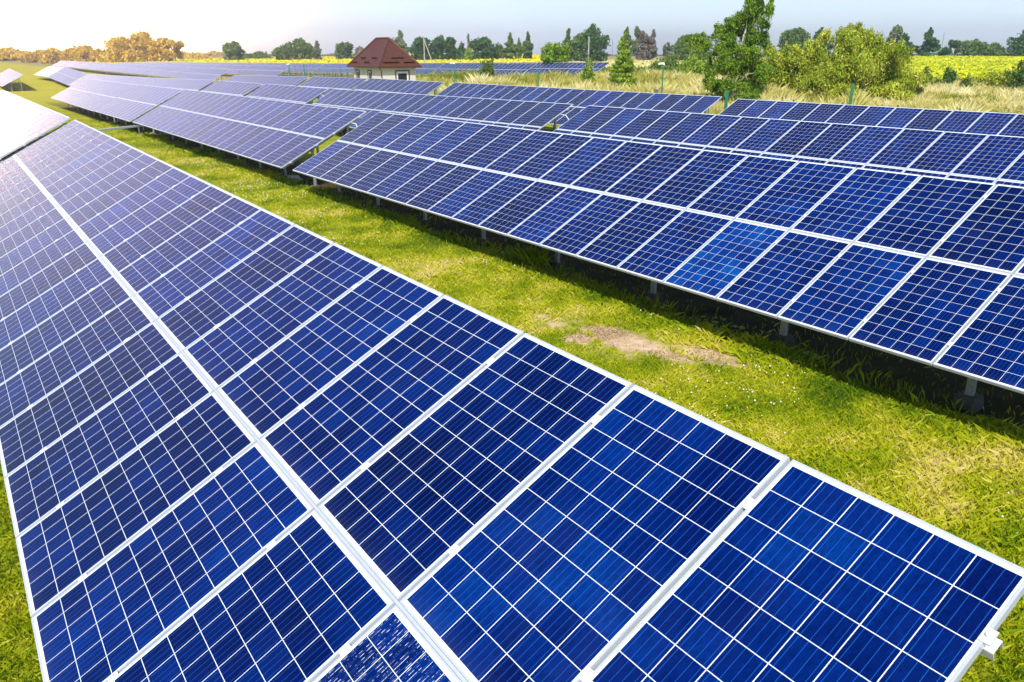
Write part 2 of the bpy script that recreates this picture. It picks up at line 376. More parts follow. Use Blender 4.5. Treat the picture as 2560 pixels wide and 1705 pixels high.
# ------------------------------------------------------------------ ground
def bare_amount(x, y):
    x = np.asarray(x, float) / 1.034; y = np.asarray(y, float) / 1.034
    v = np.zeros(np.broadcast(x, y).shape)
    for cx, cy, rx, ry, k in ((-8.05, 7.42, 0.75, 0.34, 1.3), (-8.3, 6.95, 0.30, 0.26, 1.1), (-8.95, 7.05, 0.22, 0.2, 0.9), (-9.4, 7.14, 0.25, 0.15, 0.9), (-7.2, 7.52, 0.7, 0.26, 0.95),
                              (-6.75, 8.0, 0.7, 0.36, 0.9), (-8.2, 7.4, 1.9, 0.9, 0.52), (-6.9, 8.5, 0.9, 0.5, 0.55), (-5.3, 8.9, 0.5, 0.3, 0.6), (-12, 6.4, 1.2, 0.5, 0.25), (-3.6, 8.1, 0.7, 0.4, 0.35)):
        v = np.maximum(v, k * np.exp(-(((x - cx) / rx) ** 2 + ((y - cy) / ry) ** 2)))
    return v
def soil_shade_amount(x, y):          # bare soil under the tables, darkened to paint in their shade
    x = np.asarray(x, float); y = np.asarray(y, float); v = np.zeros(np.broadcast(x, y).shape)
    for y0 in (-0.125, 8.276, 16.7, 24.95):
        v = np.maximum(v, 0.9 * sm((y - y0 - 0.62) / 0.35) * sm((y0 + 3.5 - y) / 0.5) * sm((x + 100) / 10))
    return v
def straw_amount(x, y):
    return sm((np.asarray(y, float) - 33) / 3.0) * 0.85
def axis(*seg):
    out = []
    for a, b, n in seg: out += list(np.linspace(a, b, n, endpoint=False))
    return np.array(sorted(set(out)))
gx = axis((-1450, -300, 36), (-300, -60, 80), (-60, -24, 90), (-24, 6, 300), (6, 60, 20), (60, 400, 20), (400, 1451, 8))
gy = axis((-1450, -400, 8), (-400, -40, 20), (-40, -8, 24), (-8, 12, 160), (12, 40, 80), (40, 260, 90), (260, 1451, 36))
GX, GY = np.meshgrid(gx, gy, indexing='ij')
GZ = ground_z(GX, GY)
rng = np.random.default_rng(5)
near = (np.hypot(GX, GY) < 45)
GZ = GZ + near * (0.012 * np.sin(GX * 3.1 + GY * 1.7) + 0.010 * np.sin(GX * 5.3 - GY * 4.1) + rng.normal(0, 0.006, GX.shape))
nx, ny = GX.shape
idx = np.arange(nx * ny).reshape(nx, ny)
gf = np.stack([idx[:-1, :-1], idx[1:, :-1], idx[1:, 1:], idx[:-1, 1:]], -1).reshape(-1, 4)
me = mesh_np('ground', np.stack([GX, GY, GZ], -1).reshape(-1, 3), gf, [M['ground']], smooth=True)
for nm, fn in (('bare', bare_amount), ('straw', straw_amount), ('soil_shade', soil_shade_amount)):
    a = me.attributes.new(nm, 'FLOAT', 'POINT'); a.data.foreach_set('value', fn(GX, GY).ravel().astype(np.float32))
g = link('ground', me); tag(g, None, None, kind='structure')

# ------------------------------------------------------------------ solar tables
TILT = R(27.7); PITCHX = 1.012; PW, PL, GAP = 0.992, 1.65, 0.02
CT, ST = math.cos(TILT), math.sin(TILT)
def lam_mesh(mat='cells'):
    b = MB(); x0, x1, y0, y1 = 0.011, PW - 0.011, 0.011, PL - 0.011
    b.quad((x0, y0, -0.0022), (x1, y0, -0.0022), (x1, y1, -0.0022), (x0, y1, -0.0022), 0, [(x0, y0), (x1, y0), (x1, y1), (x0, y1)])
    b.quad((x0, y1, -0.0070), (x1, y1, -0.0070), (x1, y0, -0.0070), (x0, y0, -0.0070), 1)
    return b.mesh('panel', [M[mat], M['backsheet']])
def frame_mb(b, ox=0, oy=0, mi=0):
    w_, t_ = 0.0115, 0.038
    for x0, x1, y0, y1 in ((0, PW, 0, w_), (0, PW, PL - w_, PL), (0, w_, w_, PL - w_), (PW - w_, PW, w_, PL - w_)):
        b.box(ox + x0, ox + x1, oy + y0, oy + y1, -t_, 0, mi)
    return b
ME_LAM = lam_mesh(); ME_LAM_B = lam_mesh('cells_bright'); ME_LAM_S = lam_mesh('cells_glint'); ME_FRAME = frame_mb(MB()).mesh('panel_frame', [M['frame']])
def combo_mesh():
    b = MB(); x0, x1, y0, y1 = 0.011, PW - 0.011, 0.011, PL - 0.011
    b.quad((x0, y0, -0.0022), (x1, y0, -0.0022), (x1, y1, -0.0022), (x0, y1, -0.0022), 0, [(x0, y0), (x1, y0), (x1, y1), (x0, y1)])
    frame_mb(b, mi=1)
    return b.mesh('solar_panel', [M['cells'], M['frame']])
ME_COMBO = combo_mesh()
def clamp_mesh():
    b = MB(); b.box(-0.021, 0.021, -0.03, 0.03, -0.002, 0.0045); b.tube([(0, 0, 0.004), (0, 0, 0.013)], 0.0085, 6)
    return b.mesh('panel_clamp', [M['purlin']])
ME_CLAMP = clamp_mesh()
VP = (0.35, 1.35, 2.02, 3.02)
_cache = {}
def purlin_mesh(n):
    if ('p', n) not in _cache:
        L_ = n * PITCHX; b = MB()        # C profile open downwards
        b.box(-0.12, L_ + 0.022, -0.03, 0.03, -0.044, -0.040); b.box(-0.12, L_ + 0.022, -0.03, -0.027, -0.085, -0.044); b.box(-0.12, L_ + 0.022, 0.027, 0.03, -0.085, -0.044)
        for s_ in (-0.08, L_ - 0.03):
            b.tube([(s_, -0.008, -0.041), (s_, -0.008, -0.037)], 0.007, 6); b.tube([(s_ + 0.035, 0.008, -0.041), (s_ + 0.035, 0.008, -0.037)], 0.007, 6)
        _cache['p', n] = b.mesh('purlin', [M['purlin']])
    return _cache['p', n]
def raf_mesh():
    b = MB(); b.box(-0.025, 0.025, 0.15, 3.2, -0.21, -0.122); return b.mesh('rafter', [M['galv']])
ME_RAF = raf_mesh()
def post_mesh(y, depth):
    z = y * ST / CT - 0.20 / CT
    b = MB(); b.box(-0.045, 0.045, y - 0.03, y + 0.03, -0.76 - depth, z)
    b.box(-0.07, 0.07, y - 0.04, y + 0.04, z - 0.06, z + 0.015)
    return b.mesh('post', [M['galv']])
FY, RY = 1.22, 2.45
b = MB(); b.bar((0.05, RY, -0.35), (0.05, FY - 0.5, (FY - 0.5) * ST / CT - 0.22), 0.03, 0.04); ME_BR = b.mesh('brace', [M['galv']])
ME_PF, ME_PR = post_mesh(FY, 0.35), post_mesh(RY, 0.35)
def foot_mesh(y):
    b = MB(); h0, h1 = 0.16, 0.11
    b.hexa([(-h0, y - h0, -1.05), (h0, y - h0, -1.05), (h0, y + h0, -1.05), (-h0, y + h0, -1.05), (-h1, y - h1, -0.70), (h1, y - h1, -0.70), (h1, y + h1, -0.70), (-h1, y + h1, -0.70)])
    return b.mesh('footing', [M['concrete']])
ME_FF, ME_FR = foot_mesh(FY), foot_mesh(RY)
GRP = 'tilted solar tables set out in rows on the meadow'
def table(x0, n, y0, z0, label, detail=2, slope=0.0, odd={}):
    """x0, y0, z0: low front corner at the -X end"""
    root = empty('solar_table', (x0, y0, z0), (0, -slope, 0)); tag(root, label, 'solar table', GRP)
    tilt = (TILT, 0, 0)
    for r_ in range(2):
        v = r_ * (PL + GAP)
        for i in range(n):
            jit = random.uniform(-0.0015, 0.0015)
            loc = (i * PITCHX + 0.01, v * CT - ST * jit, v * ST + CT * jit)
            if detail == 2:
                me_, lb_ = odd.get((r_, i), (ME_LAM, None)); p_ = link('solar_panel', me_, root, loc, tilt)
                if lb_: p_['label'] = lb_
                link('panel_frame', ME_FRAME, p_)
            else: link('solar_panel', ME_COMBO, root, loc, tilt)
    if detail == 2:
        for v in VP:
            for i in range(n + 1):
                link('panel_clamp', ME_CLAMP, root, (i * PITCHX + (0.0 if 0 < i < n else (0.012 if i == 0 else -0.008)), v * CT, v * ST), tilt)
    for v in VP: link('purlin', purlin_mesh(n), root, (0, v * CT, v * ST), tilt)
    k = max(2, round(n * PITCHX / 2.66) + 1); L_ = n * PITCHX
    if ('m', n) not in _cache:
        b = MB(); b.box(0.01, L_ - 0.01, -0.0085, 0.0085, -0.030, -0.006); _cache['m', n] = b.mesh('middle_rail', [M['frame']])
    link('middle_rail', _cache['m', n], root, (0, (PL + GAP / 2) * CT, (PL + GAP / 2) * ST), tilt)
    for i in range(k):
        x = 0.45 + (L_ - 0.9) * i / (k - 1)
        link('rafter', ME_RAF, root, (x, 0, 0), tilt)
        link('post', ME_PF, root, (x, 0, 0)); link('post', ME_PR, root, (x, 0, 0))
        if detail == 2: link('brace', ME_BR, root, (x, 0, 0))
        if detail: link('footing', ME_FF, root, (x, 0, 0)); link('footing', ME_FR, root, (x, 0, 0))
    return root
def far_table_mesh(n):
    if ('f', n) in _cache: return _cache['f', n]
    b = MB()
    def T(x, v, w_): return (x, v * CT - w_ * ST, v * ST + w_ * CT)
    for r_ in range(2):
        for i in range(n):
            ox, oy = i * PITCHX + 0.01, r_ * (PL + GAP)
            x0, x1, y0, y1 = 0.012, PW - 0.012, 0.012, PL - 0.012; q = i * 10 + 20; s_ = r_ * 10 + 20
            b.quad(T(ox + x0, oy + y0, 0), T(ox + x1, oy + y0, 0), T(ox + x1, oy + y1, 0), T(ox + x0, oy + y1, 0), 0, [(q + x0, s_ + y0), (q + x1, s_ + y0), (q + x1, s_ + y1), (q + x0, s_ + y1)])
            for a0, a1, c0, c1 in ((0, PW, 0, 0.012), (0, PW, PL - 0.012, PL), (0, 0.012, 0.012, PL - 0.012), (PW - 0.012, PW, 0.012, PL - 0.012)):
                b.hexa([T(ox + a0, oy + c0, -0.04), T(ox + a1, oy + c0, -0.04), T(ox + a1, oy + c1, -0.04), T(ox + a0, oy + c1, -0.04), T(ox + a0, oy + c0, 0.002), T(ox + a1, oy + c0, 0.002), T(ox + a1, oy + c1, 0.002), T(ox + a0, oy + c1, 0.002)], 1)
    L_ = n * PITCHX
    for v in VP: b.bar(T(-0.1, v, -0.08), T(L_ + 0.1, v, -0.08), 0.06, 0.07, 2)
    k = round(L_ / 2.66) + 1
    for i in range(k):
        x = 0.45 + (L_ - 0.9) * i / (k - 1)
        for y in (FY, RY): b.box(x - 0.045, x + 0.045, y - 0.03, y + 0.03, -1.35, y * ST / CT - 0.2, 2)
    _cache['f', n] = b.mesh('far_solar_table', [M['cells'], M['frame'], M['galv']]); return _cache['f', n]
def far_table(x0, n, y0, z0, label, slope=0.0):
    o = link('solar_table', far_table_mesh(n), None, (x0, y0, z0), (0, -slope, 0))
    return tag(o, label, 'solar table', GRP)

random.seed(3)
def zc(zrel): return CAMZ + zrel
A, B, C_, D = -0.125, 8.276, 16.70, 24.95
LEN = 22 * PITCHX
# front row, seen close from above
table(-23.13, 22, A, zc(-3.10), 'big solar table filling the foreground, its bracket end poking over the grass', 2, -0.0063, {(0, 20): (ME_LAM_S, 'panel with painted glints in broken lines on its cells')})
table(-46.3, 22, A, zc(-3.17), 'whitish glaring solar table at the left picture edge, just past the brown gap', 1, 0.003)
table(-69.4, 22, A, zc(-3.35), 'solar table mostly hidden behind the whitish one at the left edge', 1, 0.004)
# second row
table(-23.18, 22, B, zc(-3.239), 'long deep blue solar table across the grass strip, one brighter panel in its lower row', 2, 0.0048, {(0, 15): (ME_LAM_B, 'brighter blue panel')})
table(-46.43, 22, B, zc(-3.36), 'lilac blue solar table between the open gap with grey posts and the next brown slit', 1, 0.004)
table(-58.31, 11, B, zc(-3.46), 'short pale table of eleven columns, between the two slits in the second row', 1, 0.007)
table(-80.98, 22, B, zc(-3.58), 'pale table ending the second row, its tip pointing at the yellow grass', 0, 0.004)
# third row
table(-23.25, 24, C_, zc(-3.33), 'blue solar table in the third row, right of the green triangular gap', 1, 0.003)
table(-46.40, 22, C_, zc(-3.53), 'grey-blue solar table in the third row, left of the green triangular gap', 1, 0.009)
table(-58.60, 11, C_, zc(-3.58), 'short pale solar table in the third row, left of the small dark gap', 1, 0.004)
table(-70.70, 11, C_, zc(-3.66), 'short whitish table in the third row, third one left of the green gap', 0, 0.006)
table(-93.9, 22, C_, zc(-3.97), 'whitish table in the third row sloping down to the left', 0, 0.014)
# fourth row, before the fence
table(-23.29, 26, D, zc(-3.35), 'blue solar table under the big bush, its upper edge at the green fence posts', 1, 0.002)
table(-46.42, 22, D, zc(-3.32), 'solar table in the fourth row below the white security camera', 1, 0.001)
table(-58.90, 11, D, zc(-3.34), 'short grey table just below the bright wall of the small house', 1, 0.0)
table(-70.50, 11, D, zc(-3.46), 'short lilac table just below the two narrow house windows', 0, 0.008)
table(-93.80, 22, D, zc(-3.84), 'pale table ending the fourth row left of the house', 0, 0.016)
# beyond the dip: tables too small in the photo to show their parts
far_table(-116.6, 22, C_, zc(-4.20), 'white glaring table in the third row, beside the strip of grass between rows', 0.010)
far_table(-138.8, 22, C_, zc(-4.42), 'white glaring table in the lowest dip of the third row', 0.008)
far_table(-161.4, 22, C_, zc(-3.77), 'white table climbing out of the dip at the left, next to yellow grass', -0.028)
far_table(-184.2, 22, C_, zc(-3.87), 'small white table at the far end of the third row on the left', 0.003)
far_table(-159.6, 22, B, zc(-3.85), 'isolated white table on tall posts with an orange shadow at the left edge', -0.026)
for i in range(8):
    lab = ['fifth-row far table nearest the house, above the strip of yellow grass', 'fifth-row far table above the small weedy grass strip', 'fifth-row far table left of the weedy grass strip',
           'fifth-row far table over the orange shadow line', 'fifth-row far table above the end of the yellow aisle', 'fifth-row far table starting where the aisle narrows',
           'fifth-row white far table next to last at left', 'last white far table of the fifth row at left'][i]
    far_table(-145.6 - 22.9 * i, 22, 33.3, zc(-3.75), lab, 0)
for i in range(5):
    lab = ['sixth-row far table ending at the brown weed bank', 'sixth-row far table above the brown weed bank', 'sixth-row far table in the middle of the pale mass',
           'sixth-row far table above the fifth-row whites', 'sixth-row far table farthest left'][i]
    xx = -166.0 - 22.9 * i; za, zb = float(ground_z(xx, 51)) + 0.61, float(ground_z(xx + LEN, 51)) + 0.61
    far_table(xx, 22, 50.0, za, lab, (zb - za) / LEN)
def zfar(x): return float(np.interp(x, P2X, P2Z)) + 0.61
FARX = [(-84 - 22.9 * (i + 1)) for i in range(12)]
ords = ['first', 'second', 'third', 'fourth', 'fifth', 'sixth', 'seventh', 'eighth', 'ninth', 'tenth', 'eleventh', 'twelfth']
for j, y in enumerate((60.0, 68.5)):
    for i, x in enumerate(FARX):
        za, zb = zfar(x), zfar(x + LEN)
        far_table(x + (0 if j == 0 else 4), 22, y, za + 0.1 * j, '%s pale table from the right end of the %s row by the yellow field' % (ords[i], ['front', 'rearmost'][j]), (zb - za) / LEN)

# ------------------------------------------------------------------ small things between the tables
def stake_z(x, y): return float(ground_z(x, y))
for (pts, lab) in (([(-24.2, B + 2.05, zc(-2.32)), (-23.9, B + 2.1, zc(-2.62)), (-23.45, B + 2.1, zc(-2.60)), (-23.15, B + 2.05, zc(-2.30))], 'black cable sagging across the gap between second-row tables'),):
    b = MB(); b.tube(pts, 0.014, 6); tag(b.build('cable', M['cable'], smooth=True), lab, 'cable', 'cables between tables')
for (x, y0, z0, lab) in ((-23.7, B, -3.25, 'white cable loop bridging the second-row gap beside the grey posts'), (-23.7, C_, -3.33, 'white cable loop bridging the green triangular gap'), (-46.9, C_, -3.52, 'white cable loop bridging the small dark gap of the third row')):
    b = MB(); zt = zc(z0) + 2.75 * ST - 0.10; y = y0 + 2.75 * CT
    b.tube([(x - 0.55, y, zt), (x - 0.3, y + 0.05, zt - 0.02), (x - 0.05, y, zt - 0.16), (x + 0.2, y - 0.05, zt - 0.18), (x + 0.5, y, zt)], 0.018, 6)
    tag(b.build('cable', M['conduit'], smooth=True), lab, 'cable', 'cables between tables')
b = MB(); p0, p1 = (-38.0, 3.3, 0.22), (-47.2, 9.0, 0.12)
zt = stake_z(-42, 6)
b.bar((-41.5, 2.9, zt + 0.62), (-47.0, 9.6, zt + 0.55), 0.16, 0.09)
tr = b.build('cable_tray', M['purlin']); tag(tr, 'white cable tray crossing the yellow aisle from the nearest whitish table', 'cable tray')
for k in range(3):
    q = (k + 0.5) / 3; x, y = -41.5 - 5.5 * q, 2.9 + 6.7 * q; b = MB(); b.box(x - 0.03, x + 0.03, y - 0.03, y + 0.03, stake_z(x, y) - 0.2, zt + 0.56 - 0.02); b.build('leg', M['purlin'], tr)
def rock(x, y, s, lab, seed):
    bm = bmesh.new(); bmesh.ops.create_icosphere(bm, subdivisions=3, radius=s); r = random.Random(seed)
    ph = [r.uniform(0, 6) for _ in range(6)]
    for v in bm.verts:
        c = v.co / s
        k = 1 + 0.16 * math.sin(4 * c.x + ph[0]) + 0.13 * math.sin(5 * c.y + ph[1]) + 0.1 * math.sin(7 * c.z + 3 * c.x + ph[2]) + 0.05 * math.sin(15 * c.x + 11 * c.y + ph[3])
        v.co = Vector((c.x * 1.25, c.y, c.z * 0.72)) * s * k
    me = bpy.data.meshes.new('rock'); bm.to_mesh(me); bm.free(); me.materials.append(M['rock'])
    for f in me.polygons: f.use_smooth = True
    o = link('rock', me, None, (x, y, stake_z(x, y) + s * 0.25), (0, 0, r.uniform(0, 6))); tag(o, lab, 'rock')
rock(-26.1, 9.35, 0.22, 'pale rock under the lower corner at the open gap', 1)

# ------------------------------------------------------------------ house
HX, HY, HE, HL, HW, HR = -67.86, 33.0, zc(-1.13), 6.85, 4.25, 2.42
gz = stake_z(HX - 3, HY + 2); hs = empty('house', (HX - HL / 2, HY + HW / 2, gz)); tag(hs, 'small cream house with a red-brown hipped tile roof behind the tables', 'house')
hx0, hx1, hy0, hy1, ez = -HL / 2, HL / 2, -HW / 2, HW / 2, HE - gz
ov = 0.42
wx0, wx1, wy0, wy1 = hx0 + ov, hx1 - ov, hy0 + ov, hy1 - ov
def window(b_, axis_, c, z0, z1, half, parent):
    """axis 'y': window in the wall facing -Y, centred at x=c; 'x': in the wall facing +X, centred at y=c"""
    f = MB(); g_ = MB(); i_ = MB()
    def bx(mb, a0, a1, d0, d1, zz0, zz1):
        if axis_ == 'y': mb.box(a0, a1, wy0 - d1, wy0 - d0, zz0, zz1)
        else: mb.box(wx1 + d0, wx1 + d1, a0, a1, zz0, zz1)
    t_ = 0.10
    bx(f, c - half - t_, c + half + t_, -0.02, 0.05, z1, z1 + t_); bx(f, c - half - t_, c + half + t_, -0.02, 0.05, z0 - t_, z0)
    bx(f, c - half - t_, c - half, -0.02, 0.05, z0, z1); bx(f, c + half, c + half + t_, -0.02, 0.05, z0, z1)
    u_ = min(0.17, half * 0.35)
    bx(i_, c - half, c + half, -0.02, 0.018, z1 - u_, z1); bx(i_, c - half, c + half, -0.02, 0.018, z0, z0 + 0.09)
    bx(i_, c - half, c - half + u_, -0.02, 0.018, z0 + 0.09, z1 - u_); bx(i_, c + half - u_, c + half, -0.02, 0.018, z0 + 0.09, z1 - u_)
    bx(g_, c - half + u_, c + half - u_, -0.02, 0.004, z0 + 0.09, z1 - u_)
    wo = f.build('window', M['brown'], parent); i_.build('frame', M['white'], wo); g_.build('pane', M['glass'], wo)
b = MB(); b.box(wx0, wx1, wy0, wy1, -0.6, ez + 0.02); b.build('wall', M['plaster'], hs)
b = MB()
rz = ez + HR; ra, rb = (hx0 + HW / 2, 0, rz), (hx1 - HW / 2, 0, rz)
c4 = [(hx0, hy0, ez), (hx1, hy0, ez), (hx1, hy1, ez), (hx0, hy1, ez)]
sl_ = math.hypot(HW / 2, HR)
b.quad(c4[0], c4[1], rb, ra, 0, [(0, 0), (HL, 0), (HL - HW / 2, sl_), (HW / 2, sl_)])
b.quad(c4[2], c4[3], ra, rb, 0, [(0, 0), (HL, 0), (HL - HW / 2, sl_), (HW / 2, sl_)])
b.quad(c4[1], c4[2], rb, rb, 0, [(0, 0), (HW, 0), (HW / 2, sl_), (HW / 2, sl_)])
b.quad(c4[3], c4[0], ra, ra, 0, [(0, 0), (HW, 0), (HW / 2, sl_), (HW / 2, sl_)])
rf = b.build('roof', M['roof'], hs)
b = MB()
for p_, q_ in ((c4[0], ra), (c4[1], rb), (c4[2], rb), (c4[3], ra), (ra, rb)):
    v0 = Vector(p_) + Vector((0, 0, 0.02)); v1 = Vector(q_) + Vector((0, 0, 0.02)); b.tube([v0, v1], 0.075, 8)
b.build('ridge_tile', M['roof'], rf, smooth=True)
b = MB(); b.box(hx0 + 0.02, hx1 - 0.02, hy0 + 0.02, hy1 - 0.02, ez - 0.05, ez - 0.004)
b.build('soffit', M['brown'], hs)
b = MB(); e_ = 0.06
b.tube([(hx0, hy0 - e_, ez - 0.03), (hx1 + e_, hy0 - e_, ez - 0.03), (hx1 + e_, hy1, ez - 0.03)], 0.06, 8)
gt = b.build('gutter', M['brown'], hs, smooth=True)
b = MB(); b.tube([(hx1 - 0.02, hy0 - 0.02, ez - 0.05), (wx1 + 0.05, wy0 - 0.05, ez - 0.4), (wx1 + 0.05, wy0 - 0.05, -0.3)], 0.045, 8); b.build('downpipe', M['brown'], gt, smooth=True)
for c in (-2.05, 0.55): window(None, 'y', c, 0.9, ez - 0.42, 0.30, hs)
window(None, 'x', 0.35, 0.7, ez - 0.42, 0.62, hs)
# snow guards on the roof slopes
def roofpt(side, a, v):
    q = v / sl_
    if side == 'y': return Vector((a, hy0 + q * HW / 2, ez + q * HR)), Vector((0, -HR, HW / 2)).normalized(), Vector((1, 0, 0))
    return Vector((hx1 - q * HW / 2, a, ez + q * HR)), Vector((HR, 0, HW / 2)).normalized(), Vector((0, 1, 0))
for side, a, v, w_ in (('y', -2.2, 0.45, 0.9), ('y', 0.4, 0.45, 1.0), ('y', -1.0, 0.95, 0.9), ('y', 1.3, 0.95, 0.9), ('x', -0.8, 0.45, 1.5), ('x', 0.0, 0.95, 1.2), ('x', 1.0, 0.45, 1.0)):
    p_, n_, t_ = roofpt(side, a, v); b = MB(); b.bar(p_ - t_ * w_ / 2 + n_ * 0.07, p_ + t_ * w_ / 2 + n_ * 0.07, 0.10, 0.13, up=n_)
    for k in (-0.4, 0.4): b.bar(p_ + t_ * w_ * k - n_ * 0.02, p_ + t_ * w_ * k + n_ * 0.04, 0.03, 0.03)
    b.build('snow_guard', M['brown'], rf)

# ------------------------------------------------------------------ fences of green posts and thin mesh
def fence(x0, x1, y, step, label, hgt=1.95, wires=True):
    root = empty('mesh_fence', (x0, y, stake_z(x0, y))); tag(root, label, 'fence'); zb = root.location.z
    n = int(abs(x1 - x0) / step); sgn = 1 if x1 > x0 else -1
    me_ = None
    for i in range(n + 1):
        if me_ is None:
            b = MB(); b.box(-0.024, 0.024, -0.024, 0.024, -0.5, hgt); b.box(-0.028, 0.028, -0.028, 0.028, hgt, hgt + 0.02); me_ = b.mesh('post', [M['green_steel']])
        x = x0 + sgn * i * step; link('post', me_, root, (sgn * i * step, 0, stake_z(x, y) - zb))
    if wires:
        b = MB()
        for i in range(n):
            xa, xb = x0 + sgn * i * step, x0 + sgn * (i + 1) * step; za, zz = stake_z(xa, y) - zb, stake_z(xb, y) - zb
            for h in (0.15, 0.55, 0.95, 1.35, 1.75): b.bar((xa - x0, 0.035, za + h), (xb - x0, 0.035, zz + h), 0.006, 0.006)
            m_ = int(step / 0.25)
            for j in range(m_):
                q = (j + 0.5) / m_; xx = xa + (xb - xa) * q - x0; zc_ = za + (zz - za) * q; b.box(xx - 0.0025, xx + 0.0025, 0.038, 0.043, zc_ + 0.1, zc_ + 1.8)
        b.build('wire_mesh', M['green_steel'], root)
    return root
fence(-11.05, -66.0, 32.0, 2.5, 'green mesh fence whose post tips show above the fourth table row', 2.0)
fence(-90.0, -168.0, 57.0, 3.0, 'green mesh fence in front of the distant pale tables', 2.2)
fence(-60.0, -20.0, 98.0, 4.0, 'distant green mesh fence between the scrub and the tan field', 2.0, False)
# black pipe along the fence
b = MB(); b.tube([(x, 31.6 + 0.2 * math.sin(x), stake_z(x, 31.6) + 0.75 + 0.12 * math.sin(x * 0.5)) for x in np.linspace(-38, -64, 14)], 0.025, 6)
tag(b.build('cable', M['cable'], smooth=True), 'long black cable sagging along the green fence right of the house', 'cable')

def camera_pole(x, y, h, label, head=True, boxes=(0.35,), rot=0.0, w_=0.032):
    z = stake_z(x, y); root = empty('camera_pole', (x, y, z), (0, 0, rot)); tag(root, label, 'pole')
    b = MB(); b.box(-w_, w_, -w_, w_, -0.5, h); b.build('pole', M['green_steel'], root)
    if head:
        b = MB(); b.box(-0.20, 0.03, -0.05, 0.05, h - 0.02, h + 0.08); b.bar((-0.30, 0, h + 0.0), (-0.19, 0, h + 0.03), 0.09, 0.09); b.bar((0.0, 0, h - 0.05), (0.05, 0, h + 0.02), 0.08, 0.08); b.build('camera_housing', M['white'], root)
    for k, bz in enumerate(boxes):
        b = MB(); b.box(-0.16, 0.10, -0.16, -w_, bz, bz + 0.34); b.box(-0.12, 0.06, -0.175, -0.16, bz + 0.05, bz + 0.29); b.build('junction_box', M['white'], root)
    return root
x_, y_ = spot(1652, 47); cp = camera_pole(x_, y_, height_at(160, 47) - stake_z(x_, y_), 'green pole with a white security camera on top, before the dry grass', True, (0.62,), R(60))
b = MB(); b.box(-0.42, -0.22, -0.06, 0.06, 1.9, 2.15); b.bar((-0.24, 0, 2.0), (-0.04, 0, 2.0), 0.03, 0.03); b.build('motion_sensor', M['grey_box'], cp)
x_, y_ = spot(2118, 36.5); camera_pole(x_, y_, height_at(209, 36.5) - stake_z(x_, y_), 'bare green pole standing taller than the fence before the big bush', False, (1.42,), R(60), 0.05)
x_, y_ = spot(1810, 35.5); camera_pole(x_, y_, height_at(226, 35.5) - stake_z(x_, y_), 'thick green pole in the gap of the fourth row by the birch', False, (), R(60), 0.055)
x_, y_ = spot(1345, 50); camera_pole(x_, y_, height_at(172, 50) - stake_z(x_, y_), 'thin green pole with a white box near its foot, left of the young tree', False, (0.5,), R(60), 0.03)
x_, y_ = spot(1137, 62); camera_pole(x_, y_, height_at(158, 62) - stake_z(x_, y_), 'thin pole with a white box, nearest the right side of the house', True, (0.5,), R(60), 0.035)
x_, y_ = spot(726, 96); camera_pole(x_, y_, height_at(161, 96) - stake_z(x_, y_), 'thin pole before the pale tables, farther left of the house', True, (0.4,), R(60), 0.05)
x_, y_ = spot(763, 92); camera_pole(x_, y_, height_at(161, 92) - stake_z(x_, y_), 'thin pole before the pale tables, closer to the house', False, (0.4,), R(60), 0.05)

def utility_pole(px, h, ptop, strut, label, r0=0.17):
    x, y = spot(px, h); z = stake_z(x, y); root = empty('utility_pole', (x, y, z)); tag(root, label, 'utility pole'); H_ = height_at(ptop, h) - z
    b = MB(); b.tube([(0, 0, -0.5), (0, 0, H_)], [r0, r0 * 0.6], 8); b.build('pole', M['pole_concrete'], root, smooth=True)
    rx, ry = math.cos(YAW), math.sin(YAW)
    if strut:
        b = MB(); b.tube([(rx * strut, ry * strut, -0.3), (0.05 * rx, 0.05 * ry, H_ * 0.90)], [r0 * 0.8, r0 * 0.6], 8); b.build('strut', M['pole_concrete'], root, smooth=True)
        b = MB(); b.bar((-0.5 * rx, -0.5 * ry, H_ - 0.4), (0.5 * rx, 0.5 * ry, H_ - 0.4), 0.1, 0.1); b.build('crossarm', M['mast'], root)
        for k in (-0.45, 0, 0.45):
            b = MB(); b.tube([(k * rx, k * ry, H_ - 0.36), (k * rx, k * ry, H_ - 0.12)], 0.05, 6); b.build('insulator', M['white'], root)
utility_pole(1062, 190, 90, 2.6, 'pale concrete pole propped by a slanting strut before the dark trees')
utility_pole(1470, 150, 91, 0, 'single pale concrete pole in front of the big round dark tree', 0.16)
def mast(px, h, ptop, label):
    x, y = spot(px, h); z = stake_z(x, y); H_ = height_at(ptop, h) - z; b = MB()
    for s_ in ((-0.35, 0), (0.35, 0), (0, 0.5)): b.bar((s_[0], s_[1], -0.5), (s_[0] * 0.25, s_[1] * 0.25, H_), 0.12, 0.12)
    n = 14
    for i in range(n):
        z0, z1 = H_ * i / n, H_ * (i + 1) / n; k0, k1 = 1 - 0.75 * i / n, 1 - 0.75 * (i + 1) / n
        b.bar((-0.35 * k0, 0, z0), (0.35 * k1, 0, z1), 0.06, 0.06); b.bar((0.35 * k0, 0, z0), (0, 0.5 * k1, z1), 0.06, 0.06)
    tag(b.build('lattice_mast', M['mast'], None, (x, y, z)), label, 'mast')
mast(1530, 700, 97, 'thin grey lattice mast on the horizon left of the grey birches')
mast(2350, 620, 80, 'thin grey lattice mast on the horizon above the right treeline')

